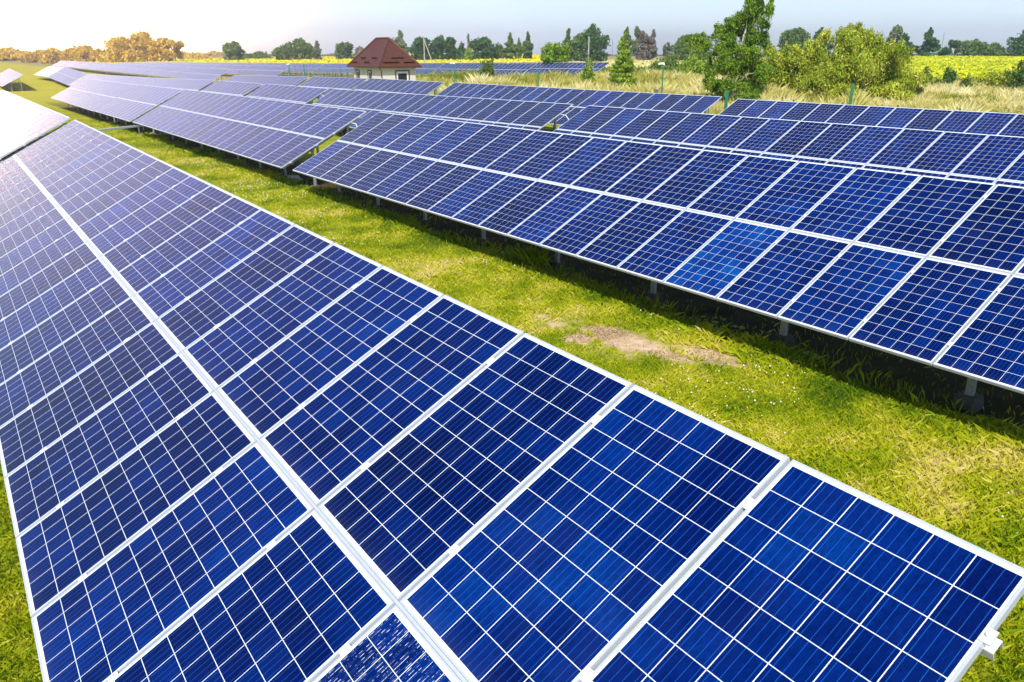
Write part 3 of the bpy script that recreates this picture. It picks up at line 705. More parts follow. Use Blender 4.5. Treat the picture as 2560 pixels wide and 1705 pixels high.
# ------------------------------------------------------------------ trees and shrubs
def leaf_cloud(rng, lobes, n, size, droop=0.0, asp=1.6, shell=0.55, spiky=0.0):
    """lobes: (x,y,z,rx,ry,rz). returns verts, quads, tone"""
    lobes = np.array(lobes, float)
    wgt = (lobes[:, 3] * lobes[:, 4] + lobes[:, 4] * lobes[:, 5] + lobes[:, 3] * lobes[:, 5]); wgt /= wgt.sum()
    k = rng.choice(len(lobes), n, p=wgt); L = lobes[k]
    d = rng.normal(size=(n, 3)); d /= np.linalg.norm(d, axis=1)[:, None]
    r = shell + (1 - shell) * rng.random(n) ** 0.8; r *= 1 + rng.normal(0, 0.07 + spiky, n)
    c = L[:, :3] + d * L[:, 3:] * r[:, None]
    tlobe = rng.random(len(lobes))[k]
    nrm = d * 0.7 + rng.normal(size=(n, 3)) * 0.75; nrm /= np.linalg.norm(nrm, axis=1)[:, None]
    a = rng.normal(size=(n, 3)); a[:, 2] -= droop * 3
    a -= nrm * (a * nrm).sum(1)[:, None]; a /= np.linalg.norm(a, axis=1)[:, None]
    bb = np.cross(nrm, a)
    s = size * np.exp(rng.normal(0, 0.3, n)); sl = s * asp ** 0.5; sw = s / asp ** 0.5
    v = np.stack([c - a * sl[:, None] / 2, c + bb * sw[:, None] / 2 + a * sl[:, None] * 0.05, c + a * sl[:, None] / 2, c - bb * sw[:, None] / 2 + a * sl[:, None] * 0.05], 1).reshape(-1, 3)
    f = np.arange(4 * n).reshape(n, 4)
    tone = np.repeat(np.clip(0.5 + (tlobe - 0.5) * 0.35 + rng.normal(0, 0.16, n), 0, 1), 4)
    return v, f, tone
def trunk_mb(rng, H_, r0, lean=(0, 0), limbs=6, spread=0.3, z0=0.25, top=0.85):
    b = MB(); pts = []
    for i in range(7):
        q = i / 6; pts.append((lean[0] * q + rng.normal(0, 0.012) * H_ * q, lean[1] * q + rng.normal(0, 0.012) * H_ * q, H_ * top * q - 0.25 * (i == 0)))
    b.tube(pts, [r0 * (1 - 0.85 * i / 6) for i in range(7)], 7)
    for k in range(limbs):
        q = z0 + (0.9 - z0) * (k + rng.random()) / limbs; i = min(5, int(q * 6)); p = Vector(pts[i]).lerp(Vector(pts[i + 1]), q * 6 - i)
        an = rng.random() * 6.28; ln = spread * H_ * (1.05 - q * 0.7)
        e = p + Vector((math.cos(an) * ln, math.sin(an) * ln, ln * 0.7)); mpt = p.lerp(e, 0.5) + Vector((0, 0, -0.05 * ln))
        b.tube([p, mpt, e], [r0 * 0.42 * (1 - q * 0.6), r0 * 0.25 * (1 - q * 0.6), r0 * 0.06], 5, caps=False)
    return b
def lobes_for(kind, rng, H_, W_):
    L = []
    if kind == 'round':
        L.append((0, 0, H_ * 0.52, W_ * .36, W_ * .36, H_ * .34))
        for k in range(5):
            an = 1.26 * k + rng.random(); L.append((math.cos(an) * W_ * .27, math.sin(an) * W_ * .27, H_ * 0.20, W_ * .20, W_ * .20, H_ * .17))
        for k in range(13):
            an = rng.random() * 6.28; el_ = rng.uniform(-0.5, 1.2); rr = W_ * 0.30
            s = rng.uniform(0.13, 0.24) * W_
            L.append((math.cos(an) * math.cos(el_) * rr, math.sin(an) * math.cos(el_) * rr, H_ * 0.55 + math.sin(el_) * H_ * 0.28, s, s, s * 0.85))
    elif kind == 'tall':
        n = 12
        for k in range(n):
            q = (k + .5) / n; prof = math.sin(min(1, q * 1.25 + 0.15) * math.pi * 0.82) ** 0.8 * (1.0 if q < 0.6 else 1 - (q - 0.6) * 1.6)
            rr = max(0.09, prof) * W_ * 0.38; an = rng.random() * 6.28; o = rr * rng.uniform(0.2, 0.7)
            L.append((math.cos(an) * o, math.sin(an) * o, H_ * (0.12 + 0.82 * q), rr * 0.8, rr * 0.8, H_ * 0.085))
    elif kind == 'cone':
        n = 13
        for k in range(n):
            q = k / (n - 1); rr = W_ * 0.46 * (1 - q) ** 0.8 + 0.04 * W_
            m = max(1, int(7 * (1 - q)) + 1)
            for j in range(m):
                an = 6.28 * (j + rng.random() * 0.7) / m; ro = rr * rng.uniform(0.45, 0.75)
                L.append((math.cos(an) * ro, math.sin(an) * ro, H_ * (0.08 + 0.9 * q), rr * 0.42 + .02 * W_, rr * 0.42 + .02 * W_, H_ * 0.028 + 0.05))
    elif kind == 'bush':
        for k in range(12):
            an = rng.random() * 6.28; ro = W_ * 0.30 * rng.random() ** 0.5; s = rng.uniform(0.16, 0.26) * W_
            h = H_ * rng.uniform(0.25, 0.72) * (1 - 0.35 * ro / (W_ * 0.3))
            L.append((math.cos(an) * ro, math.sin(an) * ro, h, s, s, H_ * 0.24))
        L.append((0, 0, H_ * 0.3, W_ * 0.42, W_ * 0.42, H_ * 0.28))
    elif kind == 'wisp':
        for k in range(9):
            an = rng.random() * 6.28; ro = W_ * 0.33 * rng.random() ** 0.5; s = rng.uniform(0.08, 0.15) * W_
            L.append((math.cos(an) * ro, math.sin(an) * ro, H_ * rng.uniform(0.3, 0.88), s, s, H_ * 0.13))
    return L
def split(L, rng, k, f, off=0.8, up=0.0):
    out = []
    for l in L:
        for _ in range(k):
            d = rng.normal(size=3); d /= np.linalg.norm(d); q = off * rng.uniform(0.5, 1.15); g_ = f * rng.uniform(0.7, 1.3)
            out.append((l[0] + d[0] * l[3] * q, l[1] + d[1] * l[4] * q, l[2] + d[2] * l[5] * q + up * l[5] * rng.random(), l[3] * g_, l[4] * g_, l[5] * g_ * (1 + up)))
    return out
TREEG = 'trees along the far edge of the fields'
def tree(name, x, y, H_, W_, kind, mat, n, size, label, cat='tree', group=TREEG, seed=0, bark='bark', droop=0.0, asp=1.5, limbs=6, r0=None, spiky=0.0, shell=0.5):
    rng_ = np.random.default_rng(seed); z = stake_z(x, y)
    root = empty(name, (x, y, z), (0, 0, 0)); tag(root, label, cat, group)
    tb = trunk_mb(rng_, H_, r0 or H_ * 0.022, (rng_.normal(0, .02) * H_, rng_.normal(0, .02) * H_), limbs, 0.28 * min(1.2, W_ / H_ + 0.2))
    tb.build('trunk' if cat == 'tree' else 'stem', M[bark], root, smooth=True)
    LL = lobes_for(kind, rng_, H_, W_)
    if kind in ('round', 'tall', 'bush'): LL = LL + split(LL, rng_, 3, 0.42, 0.9)
    v, f, t_ = leaf_cloud(rng_, LL, n, size, droop, asp, shell, spiky)
    v[:, 2] = np.maximum(v[:, 2], 0.03)
    v[:, 2] *= H_ / np.percentile(v[:, 2], 99.6); rad = np.percentile(np.hypot(v[:, 0], v[:, 1]), 98); v[:, :2] *= 0.5 * W_ / rad
    link('crown' if cat == 'tree' else 'foliage', mesh_np('crown', v, f, [M[mat]], attr=t_), root)
    return root
def ptree(pl, pr, ptop, h, kind, mat, label, n=2600, name='tree', cat='tree', group=TREEG, size=None, **k):
    """a tree spanning photo columns pl..pr with its top at row ptop, standing at distance h"""
    x, y = spot((pl + pr) / 2, h); W_ = (pr - pl) / FPX * h * math.cos(PITCH) * 1.04; H_ = height_at(ptop, h) - stake_z(x, y)
    return tree(name, x, y, H_, W_, kind, mat, n, size or max(0.16, h * 0.0019), label, cat, group, seed=int(abs(pl * 7 + pr)), **k)
FARL = [
 # left hazy wood, flare glow painted into its leaves
 (-30, 60, 118, 520, 'bush', 'leaf_flare_glow', 'broadleaf_tree', 'glaring glow-tinted tree at the far left horizon edge'),
 (45, 120, 124, 520, 'bush', 'leaf_flare_glow', 'broadleaf_tree', 'low glow-tinted tree second in the left wood'),
 (100, 165, 119, 500, 'round', 'leaf_flare_glow', 'broadleaf_tree', 'glow-tinted tree third in the left wood'),
 (150, 210, 122, 490, 'bush', 'leaf_flare_glow', 'broadleaf_tree', 'broad glow-tinted tree in the middle of the left wood'),
 (190, 240, 113, 480, 'round', 'leaf_flare_glow', 'broadleaf_tree', 'round-topped glow-tinted tree before the dip in the left wood'),
 (225, 285, 121, 480, 'bush', 'leaf_flare_glow', 'broadleaf_tree', 'low dark glow-tinted tree in the dip of the left wood'),
 (262, 335, 92, 440, 'round', 'leaf_flare_glow', 'broadleaf_tree', 'glow-tinted tree on the left shoulder of the tall clump'),
 (325, 395, 80, 440, 'round', 'leaf_flare_glow', 'broadleaf_tree', 'tallest glow-tinted tree of the left clump'),
 (375, 430, 95, 435, 'round', 'leaf_flare_glow', 'broadleaf_tree', 'glow-tinted tree right of the tallest in the left clump'),
 (412, 466, 99, 430, 'wisp', 'leaf_flare_glow', 'broadleaf_tree', 'feathery glow-tinted tree at the right end of the left clump'),
 (303, 338, 123, 410, 'bush', 'leaf_flare_glow', 'broadleaf_tree', 'small round pale bush-like tree before the left clump'),
 (455, 535, 132, 520, 'bush', 'leaf_flare_glow', 'broadleaf_tree', 'low long glow-tinted tree between the clump and the lone tree'),
 (563, 612, 105, 430, 'round', 'leaf_mid', 'broadleaf_tree', 'lone dark olive tree standing over the yellow field'),
 (610, 680, 129, 470, 'bush', 'leaf_mid', 'broadleaf_tree', 'low scrubby tree right of the lone olive tree'),
 (688, 738, 107, 400, 'bush', 'leaf_mid', 'broadleaf_tree', 'bushy olive tree left of the triple clump'),
 (733, 785, 97, 400, 'round', 'leaf_mid', 'broadleaf_tree', 'olive tree in the middle of the triple clump'),
 (782, 808, 103, 400, 'tall', 'leaf_pale', 'birch_tree', 'pale birch at the right of the triple clump'),
 (838, 854, 110, 400, 'tall', 'leaf_pale', 'birch_tree', 'small thin pale birch left of the roof'),
 (845, 885, 107, 390, 'round', 'leaf_mid', 'broadleaf_tree', 'pointed olive tree just left of the red roof'),
 (884, 920, 118, 390, 'bush', 'leaf_rust', 'broadleaf_tree', 'low brownish tree touching the left roof slope'),
 (984, 1026, 79, 330, 'tall', 'leaf_pale', 'birch_tree', 'tall light green birch just right of the roof'),
 (970, 1003, 98, 330, 'bush', 'leaf_rust', 'broadleaf_tree', 'reddish tree behind the right slope of the roof'),
 (1028, 1080, 94, 320, 'round', 'leaf_dark', 'broadleaf_tree', 'dark tree behind the propped concrete pole'),
 (1076, 1114, 91, 320, 'round', 'leaf_dark', 'broadleaf_tree', 'dark round tree right of the propped pole'),
 (1110, 1145, 94, 320, 'round', 'leaf_dark', 'broadleaf_tree', 'second dark round tree right of the propped pole'),
 (1138, 1166, 108, 320, 'bush', 'leaf_dark', 'broadleaf_tree', 'low dark tree left of the thin birch'),
 (1163, 1180, 88, 315, 'tall', 'leaf_pale', 'birch_tree', 'thin light birch rising between dark trees'),
 (1172, 1236, 94, 315, 'round', 'leaf_dark', 'broadleaf_tree', 'broad dark tree right of the thin birch'),
 (1162, 1182, 121, 300, 'bush', 'leaf_bright', 'broadleaf_tree', 'small bright green tree at the foot of the thin birch'),
 (1228, 1262, 112, 320, 'bush', 'leaf_mid', 'broadleaf_tree', 'low mid-green tree between the broad dark and the tall pair'),
 (1255, 1292, 85, 310, 'tall', 'leaf_mid', 'broadleaf_tree', 'tall green tree, the left of a pair before the sky gap'),
 (1288, 1305, 100, 310, 'bush', 'leaf_mid', 'broadleaf_tree', 'low tree between the tall pair before the sky gap'),
 (1302, 1334, 83, 310, 'tall', 'leaf_mid', 'broadleaf_tree', 'tall green tree, the right of a pair before the sky gap'),
 (1404, 1436, 73, 300, 'tall', 'leaf_mid', 'broadleaf_tree', 'tall slim tree left of the big round dark tree'),
 (1430, 1462, 84, 300, 'round', 'leaf_mid', 'broadleaf_tree', 'mid-green tree pressed against the big round dark tree'),
 (1448, 1519, 65, 290, 'round', 'leaf_dark', 'broadleaf_tree', 'big round dark tree behind the single concrete pole'),
 (1545, 1582, 70, 300, 'tall', 'leaf_mid', 'broadleaf_tree', 'tall tree rising behind the young conifer'),
 (1578, 1603, 68, 305, 'wisp', 'leaf_pale', 'birch_tree', 'thin grey-green birch left of the brown tree'),
 (1590, 1626, 79, 305, 'round', 'leaf_rust', 'broadleaf_tree', 'bare-looking brown tree on the horizon'),
 (1612, 1646, 75, 305, 'tall', 'leaf_rust', 'birch_tree', 'greyish brown birch right of the brown tree'),
 (1652, 1684, 108, 300, 'wisp', 'leaf_pale', 'broadleaf_tree', 'sparse pale tree in the gap left of the big birch'),
 (1680, 1716, 92, 300, 'bush', 'leaf_mid', 'broadleaf_tree', 'green tree left of the birch, with a small point'),
 (1700, 1775, 86, 290, 'round', 'leaf_mid', 'broadleaf_tree', 'broad green tree half behind the big birch'),
 (1940, 2012, 72, 290, 'round', 'leaf_mid', 'broadleaf_tree', 'rounded green tree between the birch and the big bush'),
 (2013, 2073, 72, 290, 'tall', 'leaf_dark', 'broadleaf_tree', 'dark peaked tree left of the big bush top'),
 (2076, 2150, 64, 290, 'tall', 'leaf_mid', 'broadleaf_tree', 'green tree top peeping behind the big bush'),
 (2196, 2246, 66, 280, 'wisp', 'leaf_pale', 'birch_tree', 'silvery feathery tree right of the big bush top'),
 (2222, 2284, 86, 290, 'tall', 'leaf_dark', 'birch_tree', 'dark drooping birch right of the silvery tree'),
 (2282, 2338, 72, 290, 'tall', 'leaf_dark', 'birch_tree', 'dark leaning birch over the yellow field'),
 (2333, 2388, 101, 300, 'wisp', 'leaf_dark', 'broadleaf_tree', 'ragged dark tree under the right lattice mast'),
 (2382, 2412, 102, 300, 'wisp', 'leaf_pale', 'broadleaf_tree', 'pale feathery tree beside the long dark shrub'),
 (2398, 2468, 101, 300, 'bush', 'leaf_mid', 'broadleaf_tree', 'long rounded dark green tree over the yellow field'),
 (2460, 2514, 109, 300, 'bush', 'leaf_mid', 'broadleaf_tree', 'lower green tree before the sky gap at right'),
 (2516, 2620, 80, 280, 'round', 'leaf_dark', 'broadleaf_tree', 'very dark tree at the right picture edge'),
]
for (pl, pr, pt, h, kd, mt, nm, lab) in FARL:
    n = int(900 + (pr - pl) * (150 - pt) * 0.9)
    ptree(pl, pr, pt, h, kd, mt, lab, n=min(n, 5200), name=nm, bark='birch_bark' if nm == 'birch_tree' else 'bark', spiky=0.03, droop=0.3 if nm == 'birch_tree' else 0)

NEARG = 'young trees and shrubs among the dry grass'
ptree(1352, 1432, 108, 118, 'round', 'leaf_bright', 'bright green young tree among the dry grass, right of the pale tables', 5200, 'young_tree', group=NEARG, size=0.20, limbs=8, spiky=0.05)
ptree(1518, 1592, 96, 80, 'cone', 'leaf_bright', 'layered young conifer in the dry grass left of the security camera', 9000, 'conifer_tree', group=NEARG, size=0.14, asp=2.2, droop=0.4)
ptree(1446, 1494, 146, 84, 'cone', 'leaf_bright', 'thin dark young conifer before the single concrete pole', 3500, 'conifer_tree', group=NEARG, size=0.13, asp=2.4, spiky=0.05)
ptree(1625, 1702, 138, 120, 'bush', 'leaf_mid', 'dark green rounded shrub behind the security camera', 4200, 'shrub', 'shrub', NEARG, size=0.2, spiky=0.08)
ptree(1696, 1770, 142, 105, 'bush', 'leaf_bright', 'light green shrub beside the big birch on its left', 4200, 'shrub', 'shrub', NEARG, size=0.17, spiky=0.08)
ptree(1198, 1240, 148, 90, 'bush', 'leaf_mid', 'small olive shrub in front of the pale tables right of the house', 2600, 'shrub', 'shrub', NEARG, size=0.14, spiky=0.06)
ptree(2296, 2332, 168, 88, 'bush', 'leaf_mid', 'first small olive shrub right of the big bush in the dry grass', 1500, 'shrub', 'shrub', NEARG, size=0.12, spiky=0.08)
ptree(2356, 2386, 170, 84, 'bush', 'leaf_dark', 'narrow dark shrub below the yellow field', 1700, 'shrub', 'shrub', NEARG, size=0.12, spiky=0.1)
ptree(2396, 2428, 192, 76, 'bush', 'leaf_mid', 'small dark shrub in the dry grass, a little right of the narrow one', 1500, 'shrub', 'shrub', NEARG, size=0.11, spiky=0.08)
ptree(2462, 2528, 172, 82, 'bush', 'leaf_willow', 'loose olive shrub near the right edge below the yellow field', 3000, 'shrub', 'shrub', NEARG, size=0.12, spiky=0.12)
ptree(2528, 2640, 138, 78, 'round', 'leaf_dark', 'dark green shrub cut by the right picture edge', 5200, 'shrub', 'shrub', NEARG, size=0.14)
ptree(2456, 2490, 240, 57, 'bush', 'leaf_mid', 'tiny green shrub among white flowers just beyond the fence', 900, 'shrub', 'shrub', NEARG, size=0.07, spiky=0.1)

# the big willow-like bush
bx_, by_ = spot(2110, 60)
def big_bush():
    rng_ = np.random.default_rng(77); h = 60.0
    root = empty('willow_bush', (bx_, by_, stake_z(bx_, by_))); tag(root, 'huge yellow-green bush behind the fence, right of the birch', 'bush')
    zg = root.location.z; m = h * math.cos(PITCH) / FPX; rx, ry = math.cos(YAW), math.sin(YAW); fx_, fy_ = -math.sin(YAW), math.cos(YAW)
    L = []
    for (px, py, wx_, wy_) in ((2105, 110, 42, 52), (2065, 128, 40, 50), (2150, 118, 45, 55), (2185, 150, 48, 50), (2100, 165, 70, 55), (2160, 185, 70, 52), (2215, 185, 50, 48), (2050, 175, 55, 50),
                              (2245, 205, 45, 38), (2130, 225, 80, 40), (2060, 228, 70, 38), (2200, 232, 60, 30), (2090, 98, 26, 36), (2125, 92, 24, 32), (2170, 108, 25, 36), (2262, 226, 34, 26), (2020, 215, 50, 40), (2240, 160, 34, 30), (2268, 195, 30, 30), (2060, 95, 26, 26), (2150, 88, 20, 24), (2205, 128, 28, 30), (2280, 235, 26, 16)):
        for k in range(2):
            dpt = rng_.normal(0, 1.3); r = (px - 2110) * m; z = height_at(py, h) - zg
            L.append((rx * r + fx_ * dpt, ry * r + fy_ * dpt, z, wx_ * m * 0.78, wx_ * m * 0.78, wy_ * m * 0.72))
    b = MB()
    for k in range(16):
        l = L[int(rng_.integers(len(L)))]; a = (rng_.normal(0, .5), rng_.normal(0, .5), -0.2); e = Vector(l[:3]); p = Vector(a)
        b.tube([p, p.lerp(e, .5) + Vector((0, 0, 0.3)), e], [0.09, 0.06, 0.02], 6, caps=False)
    b.build('stem', M['bark'], root, smooth=True)
    L = [(*l[:3], l[3] * .85, l[4] * .85, l[5] * .9) for l in L] + split(L, rng_, 5, 0.34, 0.95, 0.4)
    v, f, t_ = leaf_cloud(rng_, L, 90000, 0.10, -0.6, 3.4, 0.25, 0.13); v[:, 2] = np.maximum(v[:, 2], 0.05)
    link('foliage', mesh_np('foliage', v, f, [M['leaf_willow']], attr=t_), root)
big_bush()
def low_bush():
    rng_ = np.random.default_rng(78); h = 62.0; x, y = spot(1970, h)
    root = empty('willow_bush', (x, y, stake_z(x, y))); tag(root, 'lower grey-green bush filling the space between birch and huge bush', 'bush')
    zg = root.location.z; m = h * math.cos(PITCH) / FPX; rx, ry = math.cos(YAW), math.sin(YAW); fx_, fy_ = -math.sin(YAW), math.cos(YAW)
    L = []
    for (px, py, wx_, wy_) in ((1925, 160, 38, 40), (1955, 150, 36, 34), (1990, 158, 38, 36), (2020, 168, 36, 36), (1940, 195, 50, 44), (1985, 200, 55, 44), (2025, 205, 45, 40), (1910, 225, 45, 34), (1965, 235, 60, 30), (2015, 240, 50, 28), (1900, 185, 30, 40), (1920, 130, 18, 22), (2048, 150, 18, 26)):
        for k in range(2):
            dpt = rng_.normal(0, 1.0); r = (px - 1970) * m
            L.append((rx * r + fx_ * dpt, ry * r + fy_ * dpt, height_at(py, h) - zg, wx_ * m * 0.8, wx_ * m * 0.8, wy_ * m * 0.75))
    b = MB()
    for k in range(10):
        l = L[int(rng_.integers(len(L)))]; p = Vector((rng_.normal(0, .5), rng_.normal(0, .5), -0.2)); e = Vector(l[:3]); b.tube([p, p.lerp(e, .5) + Vector((0, 0, 0.2)), e], [0.07, 0.05, 0.02], 6, caps=False)
    b.build('stem', M['bark'], root, smooth=True)
    L = [(*l[:3], l[3] * .85, l[4] * .85, l[5] * .9) for l in L] + split(L, rng_, 5, 0.34, 0.95, 0.4)
    v, f, t_ = leaf_cloud(rng_, L, 60000, 0.10, -0.6, 3.2, 0.25, 0.13); v[:, 2] = np.maximum(v[:, 2], 0.05)
    link('foliage', mesh_np('foliage', v, f, [M['leaf_willow']], attr=t_), root)
low_bush()
def big_birch():
    rng_ = np.random.default_rng(79); h = 56.0; x, y = spot(1825, h)
    root = empty('birch_tree', (x, y, stake_z(x, y))); tag(root, 'tall birch with drooping dark green branches, its top cut by the picture edge', 'tree')
    zg = root.location.z; m = h * math.cos(PITCH) / FPX; rx, ry = math.cos(YAW), math.sin(YAW); fx_, fy_ = -math.sin(YAW), math.cos(YAW)
    L = []
    for (px, py, wx_, wy_) in ((1865, -60, 14, 26), (1862, -30, 22, 30), (1872, 0, 28, 34), (1850, 25, 34, 36), (1885, 20, 24, 26), (1830, 55, 40, 36), (1875, 60, 34, 34), (1812, 85, 46, 34), (1862, 95, 46, 36), (1795, 60, 26, 22), (1895, 100, 26, 30),
                              (1735, 96, 30, 22), (1715, 92, 14, 10), (1765, 110, 28, 20), (1800, 125, 52, 36), (1860, 135, 56, 36), (1780, 165, 30, 34), (1825, 170, 60, 36), (1885, 170, 40, 34), (1770, 205, 30, 30), (1810, 215, 40, 30), (1870, 215, 46, 32), (1905, 205, 30, 30), (1785, 240, 24, 14), (1850, 245, 50, 18), (1905, 8, 12, 16)):
        for k in range(2):
            dpt = rng_.normal(0, 0.9); r = (px + rng_.normal(0, 6) - 1825) * m
            L.append((rx * r + fx_ * dpt, ry * r + fy_ * dpt, height_at(py + rng_.normal(0, 5), h) - zg, wx_ * m * 0.70, wx_ * m * 0.70, wy_ * m * 0.76))
    H_ = height_at(-70, h) - zg; tp = Vector((rx * 40 * m, ry * 40 * m, H_))
    pts = [Vector((0, 0, -0.3)), Vector((0.05, 0.02, H_ * 0.2)), tp * 0.45 + Vector((-0.1, 0, 0)), tp * 0.7, tp]
    b = MB(); b.tube(pts, [0.17, 0.14, 0.10, 0.06, 0.015], 9)
    tk = b.build('trunk', M['birch_bark'], root, smooth=True)
    for k in range(26):
        l = L[int(rng_.integers(len(L)))]; e = Vector(l[:3]); q = max(0.12, min(0.95, (e.z - 0.8) / H_)); p = tp * q
        b = MB(); b.tube([p, p.lerp(e, .5) + Vector((0, 0, 0.25)), e], [0.045 * (1.1 - q), 0.03 * (1.1 - q), 0.006], 5, caps=False); b.build('limb', M['birch_bark'] if k % 3 == 0 else M['bark'], tk, smooth=True)
    L = [(*l[:3], l[3] * .72, l[4] * .72, l[5] * .85) for l in L] + split(L, rng_, 5, 0.34, 0.95)
    v, f, t_ = leaf_cloud(rng_, L, 80000, 0.08, 0.8, 1.7, 0.25, 0.10)
    # hanging twigs: strings of leaves dropping below the lobes
    ns = 520; pts_, tn = [], []
    for i in range(ns):
        l = L[int(rng_.integers(len(L)))]; a = rng_.random() * 6.28; c0 = np.array([l[0] + math.cos(a) * l[3], l[1] + math.sin(a) * l[4], l[2] + rng_.uniform(-.3, .5) * l[5]]); ln = rng_.uniform(0.4, 1.1)
        for j in range(14):
            pts_.append(c0 + [rng_.normal(0, .03), rng_.normal(0, .03), -ln * j / 14]); tn.append(rng_.uniform(0.35, 0.85))
    c = np.array(pts_); n = len(c); a = rng_.normal(size=(n, 3)); a[:, 2] -= 2; a /= np.linalg.norm(a, axis=1)[:, None]; q = rng_.normal(size=(n, 3)); q -= a * (a * q).sum(1)[:, None]; q /= np.linalg.norm(q, axis=1)[:, None]
    s = 0.085; v2 = np.stack([c - a * s / 2, c + q * s * .4, c + a * s / 2, c - q * s * .4], 1).reshape(-1, 3); f2 = np.arange(4 * n).reshape(n, 4) + len(v)
    v = np.concatenate([v, v2]); f = np.concatenate([f, f2]); t_ = np.concatenate([t_, np.repeat(tn, 4)]); v[:, 2] = np.maximum(v[:, 2], 0.05)
    link('crown', mesh_np('crown', v, f, [M['leaf_birch']], attr=t_), root)
big_birch()

# far-off woods on the horizon that read as one mass
def treeline(p0, p1, h, top, mat, label, n, size, seed):
    rng_ = np.random.default_rng(seed); px = rng_.uniform(p0, p1, n); hh = h + rng_.uniform(-30, 30, n)
    ang = (px - CW / 2) / (FPX * 1.0) / 1.0
    X = np.empty(n); Y = np.empty(n); Z = np.empty(n)
    env = 0.62 + 0.22 * np.sin(px / 17.0 + seed) + 0.16 * np.sin(px / 6.1 + 2 * seed)
    r = (px - CW / 2) * (hh * math.cos(PITCH)) / FPX
    X = -math.sin(YAW) * hh + math.cos(YAW) * r; Y = math.cos(YAW) * hh + math.sin(YAW) * r
    zg = ground_z(X, Y); topz = height_at(top, h) - zg
    Z = zg + topz * env * rng_.random(n) ** 0.7
    c = np.stack([X, Y, Z], 1); a = rng_.normal(size=(n, 3)); a /= np.linalg.norm(a, axis=1)[:, None]; q = rng_.normal(size=(n, 3)); q -= a * (a * q).sum(1)[:, None]; q /= np.linalg.norm(q, axis=1)[:, None]
    v = np.stack([c - a * size / 2, c + q * size * .5, c + a * size / 2, c - q * size * .5], 1).reshape(-1, 3)
    o = link('far_woods', mesh_np('far_woods', v, np.arange(4 * n).reshape(n, 4), [M[mat]], attr=np.repeat(np.clip(rng_.normal(.5, .2, n), 0, 1), 4)))
    tag(o, label, 'woods', kind='stuff')
treeline(-60, 560, 900, 128, 'leaf_flare_glow', 'far hazy glow-tinted wood along the left horizon', 26000, 2.6, 1)
treeline(560, 1900, 1000, 135, 'leaf_mid', 'far blue-green wood low on the middle horizon', 30000, 2.6, 2)
treeline(1900, 2700, 900, 131, 'leaf_mid', 'far green wood low on the right horizon', 16000, 2.6, 3)

# ------------------------------------------------------------------ grass, weeds, flowers, crops (nobody could count them)
def blades(rng, x, y, hgt, wid, tone, lean=0.45, zoff=0.0):
    n = len(x); z = ground_z(x, y) + zoff; an = rng.random(n) * 6.283; ln = np.abs(rng.normal(0, lean, n)) * hgt; la = rng.random(n) * 6.283
    wx_, wy_ = np.cos(an) * wid / 2, np.sin(an) * wid / 2
    v = np.stack([np.stack([x - wx_, y - wy_, z - 0.01], 1), np.stack([x + wx_, y + wy_, z - 0.01], 1),
                  np.stack([x + wx_ * .5 + np.cos(la) * ln * .4, y + wy_ * .5 + np.sin(la) * ln * .4, z + hgt * .6], 1),
                  np.stack([x + np.cos(la) * ln, y + np.sin(la) * ln, z + hgt * np.sqrt(np.clip(1 - lean * .3, .1, 1))], 1)], 1).reshape(-1, 3)
    f = np.arange(4 * n).reshape(n, 4)
    return v, f, np.repeat(tone, 4)
def vnoise(x, y, s, seed):
    r = np.random.default_rng(seed); out = np.zeros_like(x)
    for k in range(10):
        a = r.random() * 6.28; q = s * (0.6 + 1.3 * r.random()); out += np.sin((x * math.cos(a) + y * math.sin(a)) * q + r.random() * 6.28)
    return out / 3.2
